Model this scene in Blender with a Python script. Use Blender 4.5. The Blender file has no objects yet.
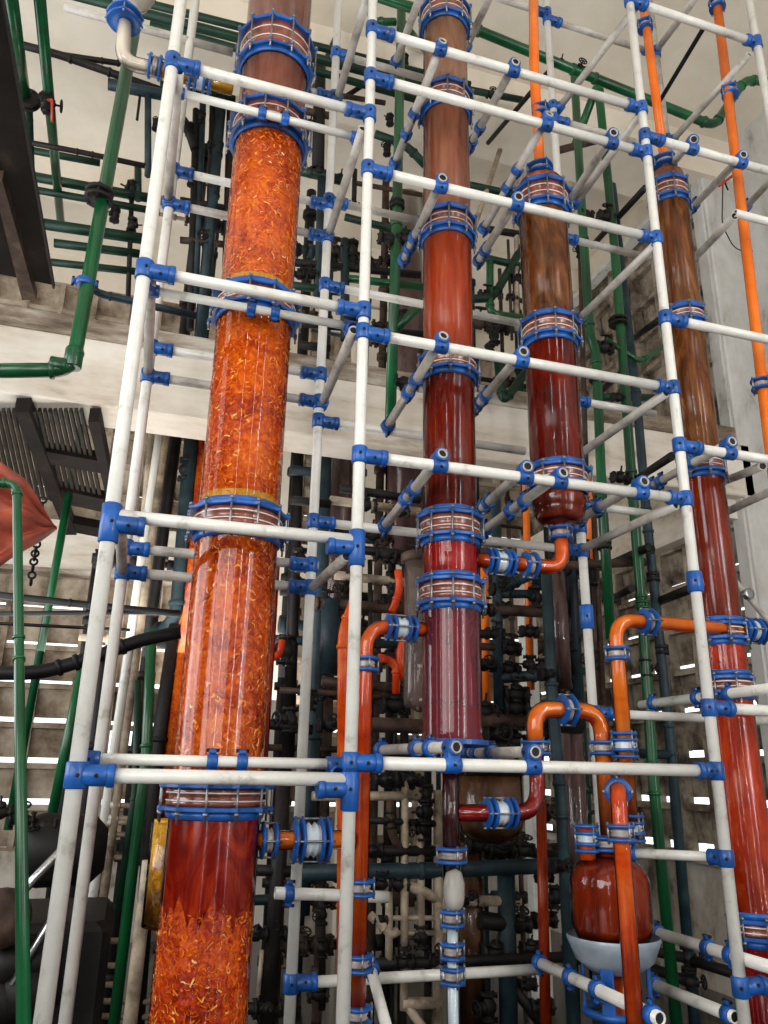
import bpy, math, random
from mathutils import Vector, Matrix
rnd = random.Random(7)
C = bpy.context.scene.collection
PI = math.pi
# ------------------------------------------------------------------ camera (solved from the photograph's three vanishing points)
YAW, PITCH, ROLL, FPX = 0.295838, 0.325158, 0.0181667, 781.98
EYE = Vector((0, 0, 1.6))
_f = Vector((math.sin(YAW)*math.cos(PITCH), math.cos(YAW)*math.cos(PITCH), math.sin(PITCH)))
_r0 = Vector((math.cos(YAW), -math.sin(YAW), 0)); _u0 = _r0.cross(_f)
_r = _r0*math.cos(ROLL)+_u0*math.sin(ROLL); _u = _u0*math.cos(ROLL)-_r0*math.sin(ROLL)
cam_d = bpy.data.cameras.new('camera'); cam = bpy.data.objects.new('camera', cam_d); C.objects.link(cam)
cam_d.sensor_fit = 'VERTICAL'; cam_d.sensor_height = 36; cam_d.lens = 36*FPX/1024
cam_d.clip_start = .05; cam_d.clip_end = 200
cam.matrix_world = Matrix(((_r.x, _u.x, -_f.x, EYE.x), (_r.y, _u.y, -_f.y, EYE.y), (_r.z, _u.z, -_f.z, EYE.z), (0, 0, 0, 1)))
bpy.context.scene.camera = cam
def ray(px, py): return _f + _r*((px-384)/FPX) - _u*((py-512)/FPX)
def P(px, py, Y): d = ray(px, py); return EYE + d*(Y/d.y)
def PX(px, py, X): d = ray(px, py); return EYE + d*(X/d.x)
def zfront(X, Y, R, py):
    """height of the point facing the camera on a vertical cylinder whose image row is py"""
    n = Vector((X, Y)).length; q = Vector((X, Y))*(1-R/n); best = (9e9, 0)
    z = -0.5
    while z < 7.5:
        v = Vector((q.x, q.y, z))-EYE; yy = 512-FPX*v.dot(_u)/v.dot(_f)
        if abs(yy-py) < best[0]: best = (abs(yy-py), z)
        z += .004
    return best[1]
# ------------------------------------------------------------------ materials
MAT = {}
def nt(name):
    m = bpy.data.materials.new(name); m.use_nodes = True; n = m.node_tree; n.nodes.clear()
    out = n.nodes.new('ShaderNodeOutputMaterial'); MAT[name] = m
    return m, n, out
def ramp(n, stops, fac, interp='LINEAR'):
    r = n.nodes.new('ShaderNodeValToRGB'); e = r.color_ramp; e.interpolation = interp
    while len(e.elements) < len(stops): e.elements.new(.5)
    for el, (p, c) in zip(e.elements, stops): el.position = p; el.color = (*c, 1)
    n.links.new(fac, r.inputs[0]); return r.outputs[0]
def coords(n, scale=(1, 1, 1)):
    t = n.nodes.new('ShaderNodeTexCoord'); mp = n.nodes.new('ShaderNodeMapping'); mp.inputs['Scale'].default_value = scale
    n.links.new(t.outputs['Object'], mp.inputs[0]); return mp.outputs[0]
def noise(n, vec, s, det=4, rough=.6, dist=0):
    t = n.nodes.new('ShaderNodeTexNoise'); t.inputs['Scale'].default_value = s; t.inputs['Detail'].default_value = det
    t.inputs['Roughness'].default_value = rough; t.inputs['Distortion'].default_value = dist; n.links.new(vec, t.inputs['Vector']); return t.outputs[0]
def bump(n, h, strength, dist=.01):
    b = n.nodes.new('ShaderNodeBump'); b.inputs['Strength'].default_value = strength; b.inputs['Distance'].default_value = dist
    n.links.new(h, b.inputs['Height']); return b.outputs[0]
def surf(name, stops, scale=(1, 1, 1), ns=6, rough=.5, metal=0, bmp=.1, coat=0, dist=0, det=5, spec=.5, bd=.01):
    m, n, out = nt(name); v = coords(n, scale); h = noise(n, v, ns, det, .65, dist)
    p = n.nodes.new('ShaderNodeBsdfPrincipled'); n.links.new(ramp(n, stops, h), p.inputs['Base Color'])
    p.inputs['Roughness'].default_value = rough; p.inputs['Metallic'].default_value = metal
    p.inputs['Coat Weight'].default_value = coat; p.inputs['Coat Roughness'].default_value = .06; p.inputs['Specular IOR Level'].default_value = spec
    if bmp: n.links.new(bump(n, h, bmp, bd), p.inputs['Normal'])
    n.links.new(p.outputs[0], out.inputs[0]); return m
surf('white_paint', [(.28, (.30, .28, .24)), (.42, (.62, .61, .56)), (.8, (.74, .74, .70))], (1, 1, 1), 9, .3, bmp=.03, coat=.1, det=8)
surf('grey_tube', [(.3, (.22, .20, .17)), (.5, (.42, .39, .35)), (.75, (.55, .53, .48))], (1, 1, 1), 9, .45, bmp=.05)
surf('blue_paint', [(.3, (.003, .038, .15)), (.6, (.006, .088, .36)), (.8, (.015, .15, .52))], ns=8, rough=.4, bmp=.05, coat=.15, spec=.4)
surf('green_paint', [(.3, (.001, .02, .008)), (.55, (.002, .07, .02)), (.8, (.004, .15, .045))], (1, 1, .4), 3, rough=.3, bmp=.04, coat=.2, spec=.35)
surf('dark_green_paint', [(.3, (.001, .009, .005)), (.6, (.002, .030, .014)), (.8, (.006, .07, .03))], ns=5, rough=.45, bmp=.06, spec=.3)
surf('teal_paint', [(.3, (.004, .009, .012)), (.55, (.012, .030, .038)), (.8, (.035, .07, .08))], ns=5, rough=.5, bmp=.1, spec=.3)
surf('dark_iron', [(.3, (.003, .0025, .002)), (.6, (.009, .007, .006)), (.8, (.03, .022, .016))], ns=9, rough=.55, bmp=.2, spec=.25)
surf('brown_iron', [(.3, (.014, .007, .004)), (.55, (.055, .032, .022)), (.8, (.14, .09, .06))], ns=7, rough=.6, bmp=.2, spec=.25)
surf('cream_pipe', [(.35, (.10, .075, .05)), (.55, (.34, .27, .19)), (.8, (.52, .44, .33))], ns=7, rough=.5, bmp=.1)
surf('dish_grey', [(.3, (.16, .2, .25)), (.7, (.3, .35, .4))], ns=6, rough=.3, bmp=.03, coat=.2)
surf('steel', [(.3, (.35, .36, .37)), (.7, (.6, .61, .62))], ns=12, rough=.28, metal=1, bmp=.03)
surf('seal_grey', [(.3, (.22, .17, .15)), (.7, (.42, .38, .36))], ns=30, rough=.2, bmp=0)
surf('bolt_steel', [(.3, (.12, .12, .12)), (.7, (.32, .32, .33))], ns=30, rough=.35, metal=.8, bmp=0)
surf('gasket_white', [(.3, (.6, .55, .5)), (.7, (.85, .82, .78))], ns=20, rough=.5, bmp=0)
surf('gasket_red', [(.3, (.10, .022, .012)), (.7, (.26, .07, .04))], ns=20, rough=.25, bmp=0, coat=.6)
surf('black_rubber', [(.3, (.003, .003, .003)), (.7, (.009, .010, .012))], ns=8, rough=.5, bmp=.05, spec=.2)
surf('dark_wood_steel', [(.3, (.004, .003, .002)), (.6, (.012, .008, .006)), (.8, (.035, .024, .016))], (1, 1, .2), 5, .8, bmp=.3, spec=.15)
surf('ptfe', [(.3, (.36, .44, .5)), (.7, (.6, .66, .7))], ns=8, rough=.3, bmp=0, coat=.5)
surf('red_tarp', [(.3, (.16, .028, .016)), (.55, (.36, .07, .035)), (.8, (.5, .12, .06))], (1, 1, 1), 4, .6, bmp=.3, bd=.03)
surf('red_plastic', [(.3, (.3, .02, .01)), (.7, (.5, .04, .02))], ns=6, rough=.35, bmp=0)
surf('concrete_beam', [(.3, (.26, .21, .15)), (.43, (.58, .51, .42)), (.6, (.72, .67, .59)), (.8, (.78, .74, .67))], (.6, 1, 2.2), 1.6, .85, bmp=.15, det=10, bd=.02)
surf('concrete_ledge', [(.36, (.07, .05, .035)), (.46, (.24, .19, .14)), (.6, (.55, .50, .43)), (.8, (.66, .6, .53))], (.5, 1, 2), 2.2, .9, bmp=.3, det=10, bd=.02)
surf('ceiling_paint', [(.3, (.62, .54, .43)), (.6, (.76, .69, .58)), (.8, (.80, .74, .64))], ns=.8, rough=.9, bmp=.03, det=6)
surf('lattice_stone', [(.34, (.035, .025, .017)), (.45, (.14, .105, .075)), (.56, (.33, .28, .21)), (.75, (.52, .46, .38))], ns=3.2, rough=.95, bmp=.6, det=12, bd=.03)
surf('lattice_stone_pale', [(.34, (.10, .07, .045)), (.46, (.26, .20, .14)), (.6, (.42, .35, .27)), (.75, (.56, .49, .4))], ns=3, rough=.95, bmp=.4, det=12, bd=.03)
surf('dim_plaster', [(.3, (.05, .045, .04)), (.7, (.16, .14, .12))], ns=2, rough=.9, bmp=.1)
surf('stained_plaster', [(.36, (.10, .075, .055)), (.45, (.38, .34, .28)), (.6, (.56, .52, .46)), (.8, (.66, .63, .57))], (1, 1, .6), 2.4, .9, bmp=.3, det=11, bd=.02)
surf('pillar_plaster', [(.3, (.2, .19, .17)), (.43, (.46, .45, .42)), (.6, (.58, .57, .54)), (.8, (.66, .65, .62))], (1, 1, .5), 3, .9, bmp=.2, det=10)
surf('wet_floor', [(.3, (.008, .007, .006)), (.6, (.035, .03, .026)), (.8, (.08, .07, .06))], ns=1.5, rough=.1, bmp=.04, det=8)
surf('dark_mesh', [(.3, (.006, .005, .004)), (.7, (.03, .022, .015))], ns=10, rough=.7, bmp=.2, spec=.2)
def glass(name, tint=(1, 1, 1), edge=.05, ior=1.45, haze=.0, hcol=(1, 1, 1)):
    m, n, out = nt(name)
    t = n.nodes.new('ShaderNodeBsdfTransparent'); t.inputs[0].default_value = (*tint, 1)
    g = n.nodes.new('ShaderNodeBsdfGlossy'); g.inputs['Roughness'].default_value = .04
    fr = n.nodes.new('ShaderNodeFresnel'); fr.inputs[0].default_value = ior
    mx = n.nodes.new('ShaderNodeMixShader'); n.links.new(fr.outputs[0], mx.inputs[0])
    last = t.outputs[0]
    if haze:
        d = n.nodes.new('ShaderNodeBsdfDiffuse'); d.inputs[0].default_value = (*hcol, 1)
        m2 = n.nodes.new('ShaderNodeMixShader'); m2.inputs[0].default_value = haze
        n.links.new(t.outputs[0], m2.inputs[1]); n.links.new(d.outputs[0], m2.inputs[2]); last = m2.outputs[0]
    n.links.new(last, mx.inputs[1]); n.links.new(g.outputs[0], mx.inputs[2]); n.links.new(mx.outputs[0], out.inputs[0])
    return m
glass('clear_glass'); glass('rose_glass', (.62, .2, .27), haze=.22, hcol=(.36, .07, .10)); glass('milky_glass', (.85, .85, .8), haze=.35, hcol=(.8, .76, .68))
glass('grey_glass', (.5, .42, .38), haze=.35, hcol=(.26, .2, .18))
def fluid(name, dark, mid, light, sc=(1, 1, .25), ns=9, rough=.18, tl=.35, dist=1.0):
    """coloured liquid / wetted wall seen through glass: streaked, glossy, lets some light through"""
    m, n, out = nt(name); v = coords(n, sc); h = noise(n, v, ns, 7, .65, dist)
    col = ramp(n, [(.30, dark), (.5, mid), (.72, light)], h)
    p = n.nodes.new('ShaderNodeBsdfPrincipled'); n.links.new(col, p.inputs['Base Color']); p.inputs['Roughness'].default_value = rough
    p.inputs['Specular IOR Level'].default_value = .3
    t = n.nodes.new('ShaderNodeBsdfTranslucent'); n.links.new(col, t.inputs[0])
    mx = n.nodes.new('ShaderNodeMixShader'); mx.inputs[0].default_value = tl
    n.links.new(p.outputs[0], mx.inputs[1]); n.links.new(t.outputs[0], mx.inputs[2]); n.links.new(mx.outputs[0], out.inputs[0]); return m
fluid('tan_film', (.26, .10, .045), (.44, .20, .10), (.58, .31, .18), rough=.3)
fluid('maroon_film', (.16, .032, .018), (.34, .095, .055), (.48, .19, .12), rough=.3)
fluid('brown_film', (.20, .05, .02), (.40, .125, .06), (.52, .21, .10), rough=.28)
fluid('orange_red', (.34, .035, .006), (.55, .065, .012), (.66, .12, .025))
fluid('deep_red', (.06, .004, .002), (.22, .015, .005), (.40, .04, .012))
fluid('crimson', (.25, .004, .004), (.48, .012, .012), (.62, .03, .02))
fluid('wine', (.2, .003, .010), (.34, .006, .02), (.45, .015, .03), sc=(1, 1, 1), ns=2)
fluid('amber_brown', (.05, .012, .003), (.26, .075, .014), (.6, .25, .06), ns=7, dist=2.5)
fluid('brick_red', (.12, .010, .002), (.32, .03, .005), (.48, .06, .012))
fluid('hot_red', (.34, .02, .004), (.66, .055, .010), (.85, .16, .03), sc=(1, 1, .6))
fluid('orange_liquid', (.7, .12, .006), (.95, .24, .012), (1, .4, .04), rough=.1, sc=(1, 1, 1), ns=3)
fluid('orange_opaque', (.72, .13, .01), (.8, .17, .015), (.85, .22, .03), sc=(1, 1, 1), ns=3, tl=.1)
fluid('red_orange_liquid', (.5, .045, .004), (.8, .10, .008), (.95, .25, .03), rough=.1, sc=(1, 1, 1), ns=4)
fluid('red_liquid', (.3, .008, .005), (.42, .014, .008), (.55, .04, .02), sc=(1, 1, 1), ns=4)
fluid('dark_purple', (.03, .004, .006), (.05, .008, .01), (.09, .016, .018), sc=(1, 1, 1), ns=4)
fluid('mauve_film', (.1, .05, .045), (.2, .11, .1), (.3, .19, .17), rough=.3)
fluid('amber_tank', (.08, .035, .012), (.16, .07, .028), (.26, .12, .05), rough=.3)
fluid('yellow_liquid', (.5, .26, .01), (.72, .4, .03), (.8, .52, .1), sc=(1, 1, 1), ns=6)
fluid('deep_crimson', (.12, .004, .002), (.34, .014, .004), (.75, .07, .01), sc=(1, 1, .5), ns=7, dist=2)
def packing_mat(name, cols, ns=26):
    m, n, out = nt(name); v = coords(n)
    vo = n.nodes.new('ShaderNodeTexVoronoi'); vo.feature = 'F1'; vo.inputs['Scale'].default_value = ns*1.6; n.links.new(v, vo.inputs['Vector'])
    h = noise(n, v, ns, 6, .7, 1.5); h2 = noise(n, v, 5, 3, .5)
    mth = n.nodes.new('ShaderNodeMath'); mth.operation = 'MULTIPLY_ADD'; mth.inputs[1].default_value = .55
    n.links.new(h, mth.inputs[0]); m3 = n.nodes.new('ShaderNodeMath'); m3.operation = 'MULTIPLY'; m3.inputs[1].default_value = .45
    n.links.new(h2, m3.inputs[0]); n.links.new(m3.outputs[0], mth.inputs[2])
    col = ramp(n, cols, mth.outputs[0])
    p = n.nodes.new('ShaderNodeBsdfPrincipled'); n.links.new(col, p.inputs['Base Color']); p.inputs['Roughness'].default_value = .45; p.inputs['Specular IOR Level'].default_value = .25
    n.links.new(bump(n, vo.outputs['Distance'], .5, .01), p.inputs['Normal'])
    t = n.nodes.new('ShaderNodeBsdfTranslucent'); n.links.new(col, t.inputs[0])
    mx = n.nodes.new('ShaderNodeMixShader'); mx.inputs[0].default_value = .25
    n.links.new(p.outputs[0], mx.inputs[1]); n.links.new(t.outputs[0], mx.inputs[2]); n.links.new(mx.outputs[0], out.inputs[0])
packing_mat('orange_packing', [(.40, (.34, .022, .001)), (.47, (.66, .085, .002)), (.53, (.88, .17, .004)), (.64, (1, .30, .012))])
packing_mat('red_packing', [(.40, (.22, .008, .001)), (.47, (.52, .035, .002)), (.54, (.85, .12, .004)), (.64, (1, .26, .01))])
packing_mat('yellow_packing', [(.40, (.25, .09, .005)), (.47, (.5, .22, .01)), (.54, (.8, .4, .02)), (.64, (.95, .6, .06))])
def chip_mat():
    m, n, out = nt('ring_chips'); g = n.nodes.new('ShaderNodeNewGeometry')
    col = ramp(n, [(0, (.55, .05, .002)), (.5, (.85, .17, .006)), (.82, (1, .32, .015)), (.95, (1, .5, .06)), (1, (1, .8, .45))], g.outputs['Random Per Island'])
    p = n.nodes.new('ShaderNodeBsdfPrincipled'); n.links.new(col, p.inputs['Base Color']); p.inputs['Roughness'].default_value = .35; p.inputs['Specular IOR Level'].default_value = .3
    n.links.new(p.outputs[0], out.inputs[0])
chip_mat()
# ------------------------------------------------------------------ mesh builder
def frame(ax):
    ax = ax.normalized(); h = Vector((0, 0, 1)) if abs(ax.z) < .9 else Vector((1, 0, 0))
    u = ax.cross(h).normalized(); return u, ax.cross(u).normalized()
class MB:
    def __init__(s): s.v = []; s.f = []; s.m = []; s.s = []; s.mats = []
    def mi(s, m):
        if m not in s.mats: s.mats.append(m)
        return s.mats.index(m)
    def face(s, idx, m, sm=True): s.f.append(idx); s.m.append(s.mi(m)); s.s.append(sm)
    def rings(s, rs, m, closed=False, cap=True, sm=True):
        n = len(rs[0]); b = len(s.v)
        for r in rs: s.v.extend(r)
        k = len(rs)
        for i in range(k if closed else k-1):
            a = b+i*n; c = b+((i+1) % k)*n
            for j in range(n): s.face((a+j, a+(j+1) % n, c+(j+1) % n, c+j), m, sm)
        if cap and not closed:
            s.face(tuple(b+j for j in reversed(range(n))), m, False); s.face(tuple(b+(k-1)*n+j for j in range(n)), m, False)
        return s
    def lathe(s, prof, o, ax, m, n=20, cap=True, sm=True, mod=None):
        o = Vector(o); ax = Vector(ax).normalized(); u, w = frame(ax); rs = []
        for r, t in prof:
            rs.append([o+ax*t+(u*math.cos(2*PI*j/n)+w*math.sin(2*PI*j/n))*(r*(mod(j, r) if mod else 1)) for j in range(n)])
        return s.rings(rs, m, cap=cap, sm=sm)
    def cyl(s, a, b, r, m, n=16, open_end=False):
        a = Vector(a); b = Vector(b); L = (b-a).length
        if open_end and m != 'x':
            d = (b-a).normalized()
            for e, s_ in ((a, 1), (b, -1)): s.lathe([(r*.76, 0), (r*.76, .002)], e+d*s_*.006, d*s_, 'dark_iron', n)
        if open_end: prof = [(r*.78, .02), (r*.78, 0), (r, 0), (r, L), (r*.78, L), (r*.78, L-.02)]
        else: prof = [(r*.9, 0), (r, r*.1), (r, L-r*.1), (r*.9, L)]
        return s.lathe(prof, a, b-a, m, n)
    def torus(s, o, ax, R, r, m, n=20, k=8):
        o = Vector(o); ax = Vector(ax).normalized(); u, w = frame(ax); rs = []
        for i in range(n):
            d = u*math.cos(2*PI*i/n)+w*math.sin(2*PI*i/n)
            rs.append([o+d*(R+r*math.cos(2*PI*j/k))+ax*(r*math.sin(2*PI*j/k)) for j in range(k)])
        return s.rings(rs, m, closed=True)
    def path(s, pts, r, m, bend=.0, n=12, open_end=False):
        pts = [Vector(p) for p in pts]; q = [pts[0]]
        for i in range(1, len(pts)-1):
            a, b, c = pts[i-1], pts[i], pts[i+1]; d1 = (a-b); d2 = (c-b); k = min(bend, d1.length*.49, d2.length*.49)
            if k < 1e-4: q.append(b); continue
            p1 = b+d1.normalized()*k; p2 = b+d2.normalized()*k
            for t in range(9): t /= 8; q.append(p1*(1-t)**2+b*2*t*(1-t)+p2*t*t)
        q.append(pts[-1]); u = None; rs = []
        for i, p in enumerate(q):
            t = (q[min(i+1, len(q)-1)]-q[max(i-1, 0)]).normalized()
            if u is None: u, w = frame(t)
            u = (u-t*u.dot(t)).normalized(); w = t.cross(u)
            rs.append([p+(u*math.cos(2*PI*j/n)+w*math.sin(2*PI*j/n))*r for j in range(n)])
        return s.rings(rs, m)
    def box(s, c, sz, m, rot=None, bev=.0):
        c = Vector(c); x, y, z = (d/2 for d in sz); b = len(s.v)
        R = rot or Matrix.Identity(3)
        if bev:
            e = bev; rs = []
            for zz, k in ((-z, e), (-z+e, 0), (z-e, 0), (z, e)):
                X, Y = x-k, y-k
                rs.append([c+R@Vector(p) for p in ((-X, -Y+e, zz), (-X+e, -Y, zz), (X-e, -Y, zz), (X, -Y+e, zz), (X, Y-e, zz), (X-e, Y, zz), (-X+e, Y, zz), (-X, Y-e, zz))])
            return s.rings(rs, m, sm=False)
        s.v.extend(c+R@Vector(p) for p in ((-x, -y, -z), (x, -y, -z), (x, y, -z), (-x, y, -z), (-x, -y, z), (x, -y, z), (x, y, z), (-x, y, z)))
        for f in ((0, 3, 2, 1), (4, 5, 6, 7), (0, 1, 5, 4), (1, 2, 6, 5), (2, 3, 7, 6), (3, 0, 4, 7)): s.face(tuple(b+i for i in f), m, False)
        return s
    def mesh(s, name, origin=Vector((0, 0, 0))):
        me = bpy.data.meshes.new(name); me.from_pydata([v-origin for v in s.v], [], s.f)
        for mm in s.mats: me.materials.append(MAT[mm])
        me.polygons.foreach_set('material_index', s.m); me.polygons.foreach_set('use_smooth', s.s); me.update(); return me
    def build(s, name, parent=None, origin=None):
        """world-space geometry -> one object; its origin sits on the parent's (or at `origin`)"""
        if parent is not None:
            w = Vector(parent['_o'])
            o = bpy.data.objects.new(name, s.mesh(name, w)); C.objects.link(o); o.parent = parent
            o['_o'] = tuple(w)
        else:
            w = Vector(origin) if origin is not None else sum(s.v, Vector())/len(s.v)
            o = bpy.data.objects.new(name, s.mesh(name, w)); C.objects.link(o); o.location = w; o['_o'] = tuple(w)
        return o
def tag(o, label, cat, group=None, kind=None):
    if label: o['label'] = label
    if cat: o['category'] = cat
    if group: o['group'] = group
    if kind: o['kind'] = kind
    return o
def thing(name, loc, label, cat, group=None):
    o = bpy.data.objects.new(name, None); C.objects.link(o); o.location = loc; o['_o'] = tuple(loc); o.empty_display_size = .1
    return tag(o, label, cat, group)
def lab(o, l): o['label'] = l; return o
X_, Y_, Z_ = Vector((1, 0, 0)), Vector((0, 1, 0)), Vector((0, 0, 1))
# ------------------------------------------------------------------ the building
def struct(mb, name): o = mb.build(name); o['kind'] = 'structure'; return o
YB, XR, ZC, XL = 9.0, 4.72, 7.65, -6.0
def lattice(name, fn, u0, u1, z0, z1, m, pitch=.38, skip=(), shut=False):
    """breeze-block wall: ribs on a grid, a recessed hood slab in every cell, a slit left open under each hood"""
    mb = MB(); th = .11; rib = .055
    def bx(ua, ub, za, zb, da, db, mm=m):
        a = fn(ua, da, za); b = fn(ub, db, zb)
        mb.box((a+b)/2, (abs(a.x-b.x), abs(a.y-b.y), abs(a.z-b.z)), mm)
    nu = int(round((u1-u0)/pitch)); nz = int(round((z1-z0)/pitch)); pz = (z1-z0)/nz; pu = (u1-u0)/nu
    for i in range(nu+1): bx(u0+i*pu-rib/2, u0+i*pu+rib/2, z0, z1, 0, th)
    for j in range(nz+1): bx(u0, u1, z0+j*pz-rib/2, z0+j*pz+rib/2, .012, th)
    for i in range(nu):
        for j in range(nz):
            a = u0+i*pu+rib/2; b = u0+(i+1)*pu-rib/2; zb = z0+j*pz+rib/2; zt = z0+(j+1)*pz-rib/2
            if any(a < su < b and zb < sz < zt for su, sz in skip): continue
            g = (.038 if name == 'w' else .05)+.016*rnd.random()
            if shut and j == 0: g = 0
            # sloping hood: top at the inner face, bottom at the outer face
            k = len(mb.v); d0, d1 = (.045 if name == 'w' else .075)+.02*rnd.random(), th+.01
            a -= rib; b += rib
            for (u, d, z) in ((a, d0, zt), (b, d0, zt), (b, d1, zb+g), (a, d1, zb+g), (a, d0+.03, zt), (b, d0+.03, zt), (b, d1+.03, zb+g), (a, d1+.03, zb+g)): mb.v.append(fn(u, d, z))
            for f in ((0, 1, 2, 3), (7, 6, 5, 4), (0, 4, 5, 1), (1, 5, 6, 2), (2, 6, 7, 3), (3, 7, 4, 0)): mb.face(tuple(k+t for t in f), m, False)
    return mb
def wall_b(u, d, z): return Vector((u, YB+d, z))
def wall_r(u, d, z): return Vector((XR+d, u, z))
def merge(a, b):
    k = len(a.v); a.v += b.v
    for f, mi, s in zip(b.f, b.m, b.s): a.face(tuple(i+k for i in f), b.mats[mi], s)
    return a
sk = [P(135, 733, YB), P(88, 832, YB), P(70, 838, YB), P(152, 583, YB)]
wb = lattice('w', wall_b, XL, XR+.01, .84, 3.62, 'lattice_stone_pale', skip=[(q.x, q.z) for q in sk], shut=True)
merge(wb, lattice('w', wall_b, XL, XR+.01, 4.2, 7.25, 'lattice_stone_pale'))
wb.box(((XL+XR)/2, YB+.1, .42), (XR-XL+.4, .2, .84), 'stained_plaster')
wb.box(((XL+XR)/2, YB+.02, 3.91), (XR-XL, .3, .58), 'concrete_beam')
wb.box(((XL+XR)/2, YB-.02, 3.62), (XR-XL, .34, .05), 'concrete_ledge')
wb.box(((XL+XR)/2, YB+.1, 7.45), (XR-XL+.4, .2, .4), 'ceiling_paint')
# smooth plaster piers on the back wall
for x0, x1 in ((1.0, 1.5), (2.25, 2.75), (3.3, 3.9)):
    wb.box(((x0+x1)/2, YB-.06, 3.8), (x1-x0, .2, 7.6), 'ceiling_paint')
struct(wb, 'wall_back')
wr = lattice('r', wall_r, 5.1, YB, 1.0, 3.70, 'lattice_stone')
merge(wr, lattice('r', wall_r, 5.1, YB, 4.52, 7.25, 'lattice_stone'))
wr.box((XR+.1, 6.5, .5), (.2, 5.2, 1.0), 'stained_plaster')
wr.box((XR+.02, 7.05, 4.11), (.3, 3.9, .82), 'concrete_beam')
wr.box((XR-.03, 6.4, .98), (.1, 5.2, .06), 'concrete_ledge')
wr.box((XR+.1, 7.05, 7.45), (.2, 3.9, .4), 'ceiling_paint')
wr.box((XR-.04, 7.05, 7.25), (.12, 3.9, .06), 'white_paint')
wr.box((XR+.45, 0, 3.83), (.2, 10.4, 7.66), 'pillar_plaster')
wr.box((XR+.5, 5.1, 3.83), (1.1, .12, 7.66), 'pillar_plaster')
struct(wr, 'wall_right')
# unseen walls around the camera, added to darken glass reflections, with tall window openings
def pierced(name, fn, u0, u1, win, m='dim_plaster'):
    mb = MB(); z0, z1, zt = 1.2, 6.4, ZC
    def bx(ua, ub, za, zb):
        a = fn(ua, 0, za); b = fn(ub, .25, zb); mb.box((a+b)/2, (abs(a.x-b.x), abs(a.y-b.y), abs(a.z-b.z)), m)
    bx(u0, u1, 0, z0); bx(u0, u1, z1, zt); e = [u0]+[v for w_ in win for v in w_]+[u1]
    for i in range(0, len(e), 2): bx(e[i], e[i+1], z0, z1)
    return struct(mb, name)
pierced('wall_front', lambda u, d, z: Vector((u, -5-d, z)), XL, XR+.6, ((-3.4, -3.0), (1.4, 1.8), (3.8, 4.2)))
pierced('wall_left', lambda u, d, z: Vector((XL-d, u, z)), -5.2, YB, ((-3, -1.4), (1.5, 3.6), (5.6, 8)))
fl = MB(); fl.box((0, 2, -.1), (14, 15, .2), 'wet_floor'); struct(fl, 'floor')
ce = MB(); ce.box((0, 2, ZC+.1), (14, 15, .2), 'ceiling_paint'); struct(ce, 'ceiling')
t = MB(); t.box((0, 5.2, ZC-.24), (14, .5, .48), 'ceiling_paint'); t.box((0, 7.4, ZC-.16), (14, .3, .32), 'ceiling_paint'); struct(t, 'trim_1')
t = MB(); t.box((-.6, 5.18, 4.11), (10.8, .36, .48), 'concrete_beam', bev=.012)
t.box((-.6, 5.145, 4.435), (10.8, .25, .17), 'concrete_ledge', bev=.015); struct(t, 'trim_2')
pl = P(719, 300, 5.0); pr_ = P(745, 300, 5.0)
t = MB(); t.box((pl.x+.22, 5.05, 3.85), (.44, .1, 7.7), 'pillar_plaster', bev=.015); struct(t, 'trim_3')

# ------------------------------------------------------------------ white tube rack
YF, YK, TR = 2.7, 3.35, .0225
rack = thing('tube_rack', (1.2, 3.0, 0), 'tall rack of white tubes joined by blue clamps around the glass columns', 'scaffold')
CNT = dict(n=0)
def sleeve(mb, o, ax, L, r=.031, m='blue_paint'):
    ax = Vector(ax).normalized(); o = Vector(o)
    mb.lathe([(r*.66, -L/2+.001), (r*.86, -L/2), (r, -L/2+.004), (r, L/2-.004), (r*.86, L/2), (r*.66, L/2-.001)], o, ax, m, 14, cap=False)
    u, w = frame(ax)
    d = (Vector((.3, 0, 1.6))-o); d -= ax*d.dot(ax); d.normalize()
    mb.lathe([(.006, 0), (.006, .005), (.003, .007)], o+d*r*.98, d, 'dark_iron', 8)      # grub screw
def tee(par, o, a1, a2, L1=.085, L2=.085, r=.031):
    """T-socket: sleeve on the post and a socket for the rail"""
    mb = MB(); sleeve(mb, o, a1, L1, r); a2 = Vector(a2).normalized(); sleeve(mb, Vector(o)+a2*(r*.8+L2/2-.01), a2, L2, r*.97)
    mb.lathe([(r*1.05, -.012), (r*1.08, 0), (r*1.05, .012)], Vector(o)+a2*(L2+r*.5), a2, 'blue_paint', 14)
    CNT['n'] += 1
    return mb.build('clamp', par)
def cross(par, pa, axa, pb, axb, r=.0305):
    """two crossing tubes held by a double sleeve"""
    mb = MB(); sleeve(mb, pa, axa, .062, r); sleeve(mb, pb, axb, .062, r)
    d = Vector(pb)-Vector(pa)
    if d.length > .01:
        z = d.normalized(); x = Vector(axa).normalized(); x = (x-z*x.dot(z)).normalized(); y = z.cross(x)
        mb.box((Vector(pa)+Vector(pb))/2, (.05, .05, d.length), 'blue_paint', rot=Matrix((x, y, z)).transposed(), bev=.008)
    CNT['n'] += 1
    return mb.build('clamp', par)
def saddle(par, o, ax, r=.0305):
    """collar with two ears and a bolt, holding a bracket"""
    mb = MB(); ax = Vector(ax).normalized(); o = Vector(o)
    mb.lathe([(r*.9, -.018), (r*1.05, -.015), (r*1.05, .015), (r*.9, .018)], o, ax, 'blue_paint', 14)
    u, w = frame(ax)
    for s in (-1, 1):
        mb.box(o+w*s*(r+.008), (.024, .026, .016), 'blue_paint', rot=Matrix((u, ax, w)).transposed(), bev=.004)
        mb.lathe([(.006, -.022), (.006, .022)], o+w*s*(r+.012), ax, 'dark_iron', 8)
    CNT['n'] += 1
    return mb.build('clamp', par)
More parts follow.
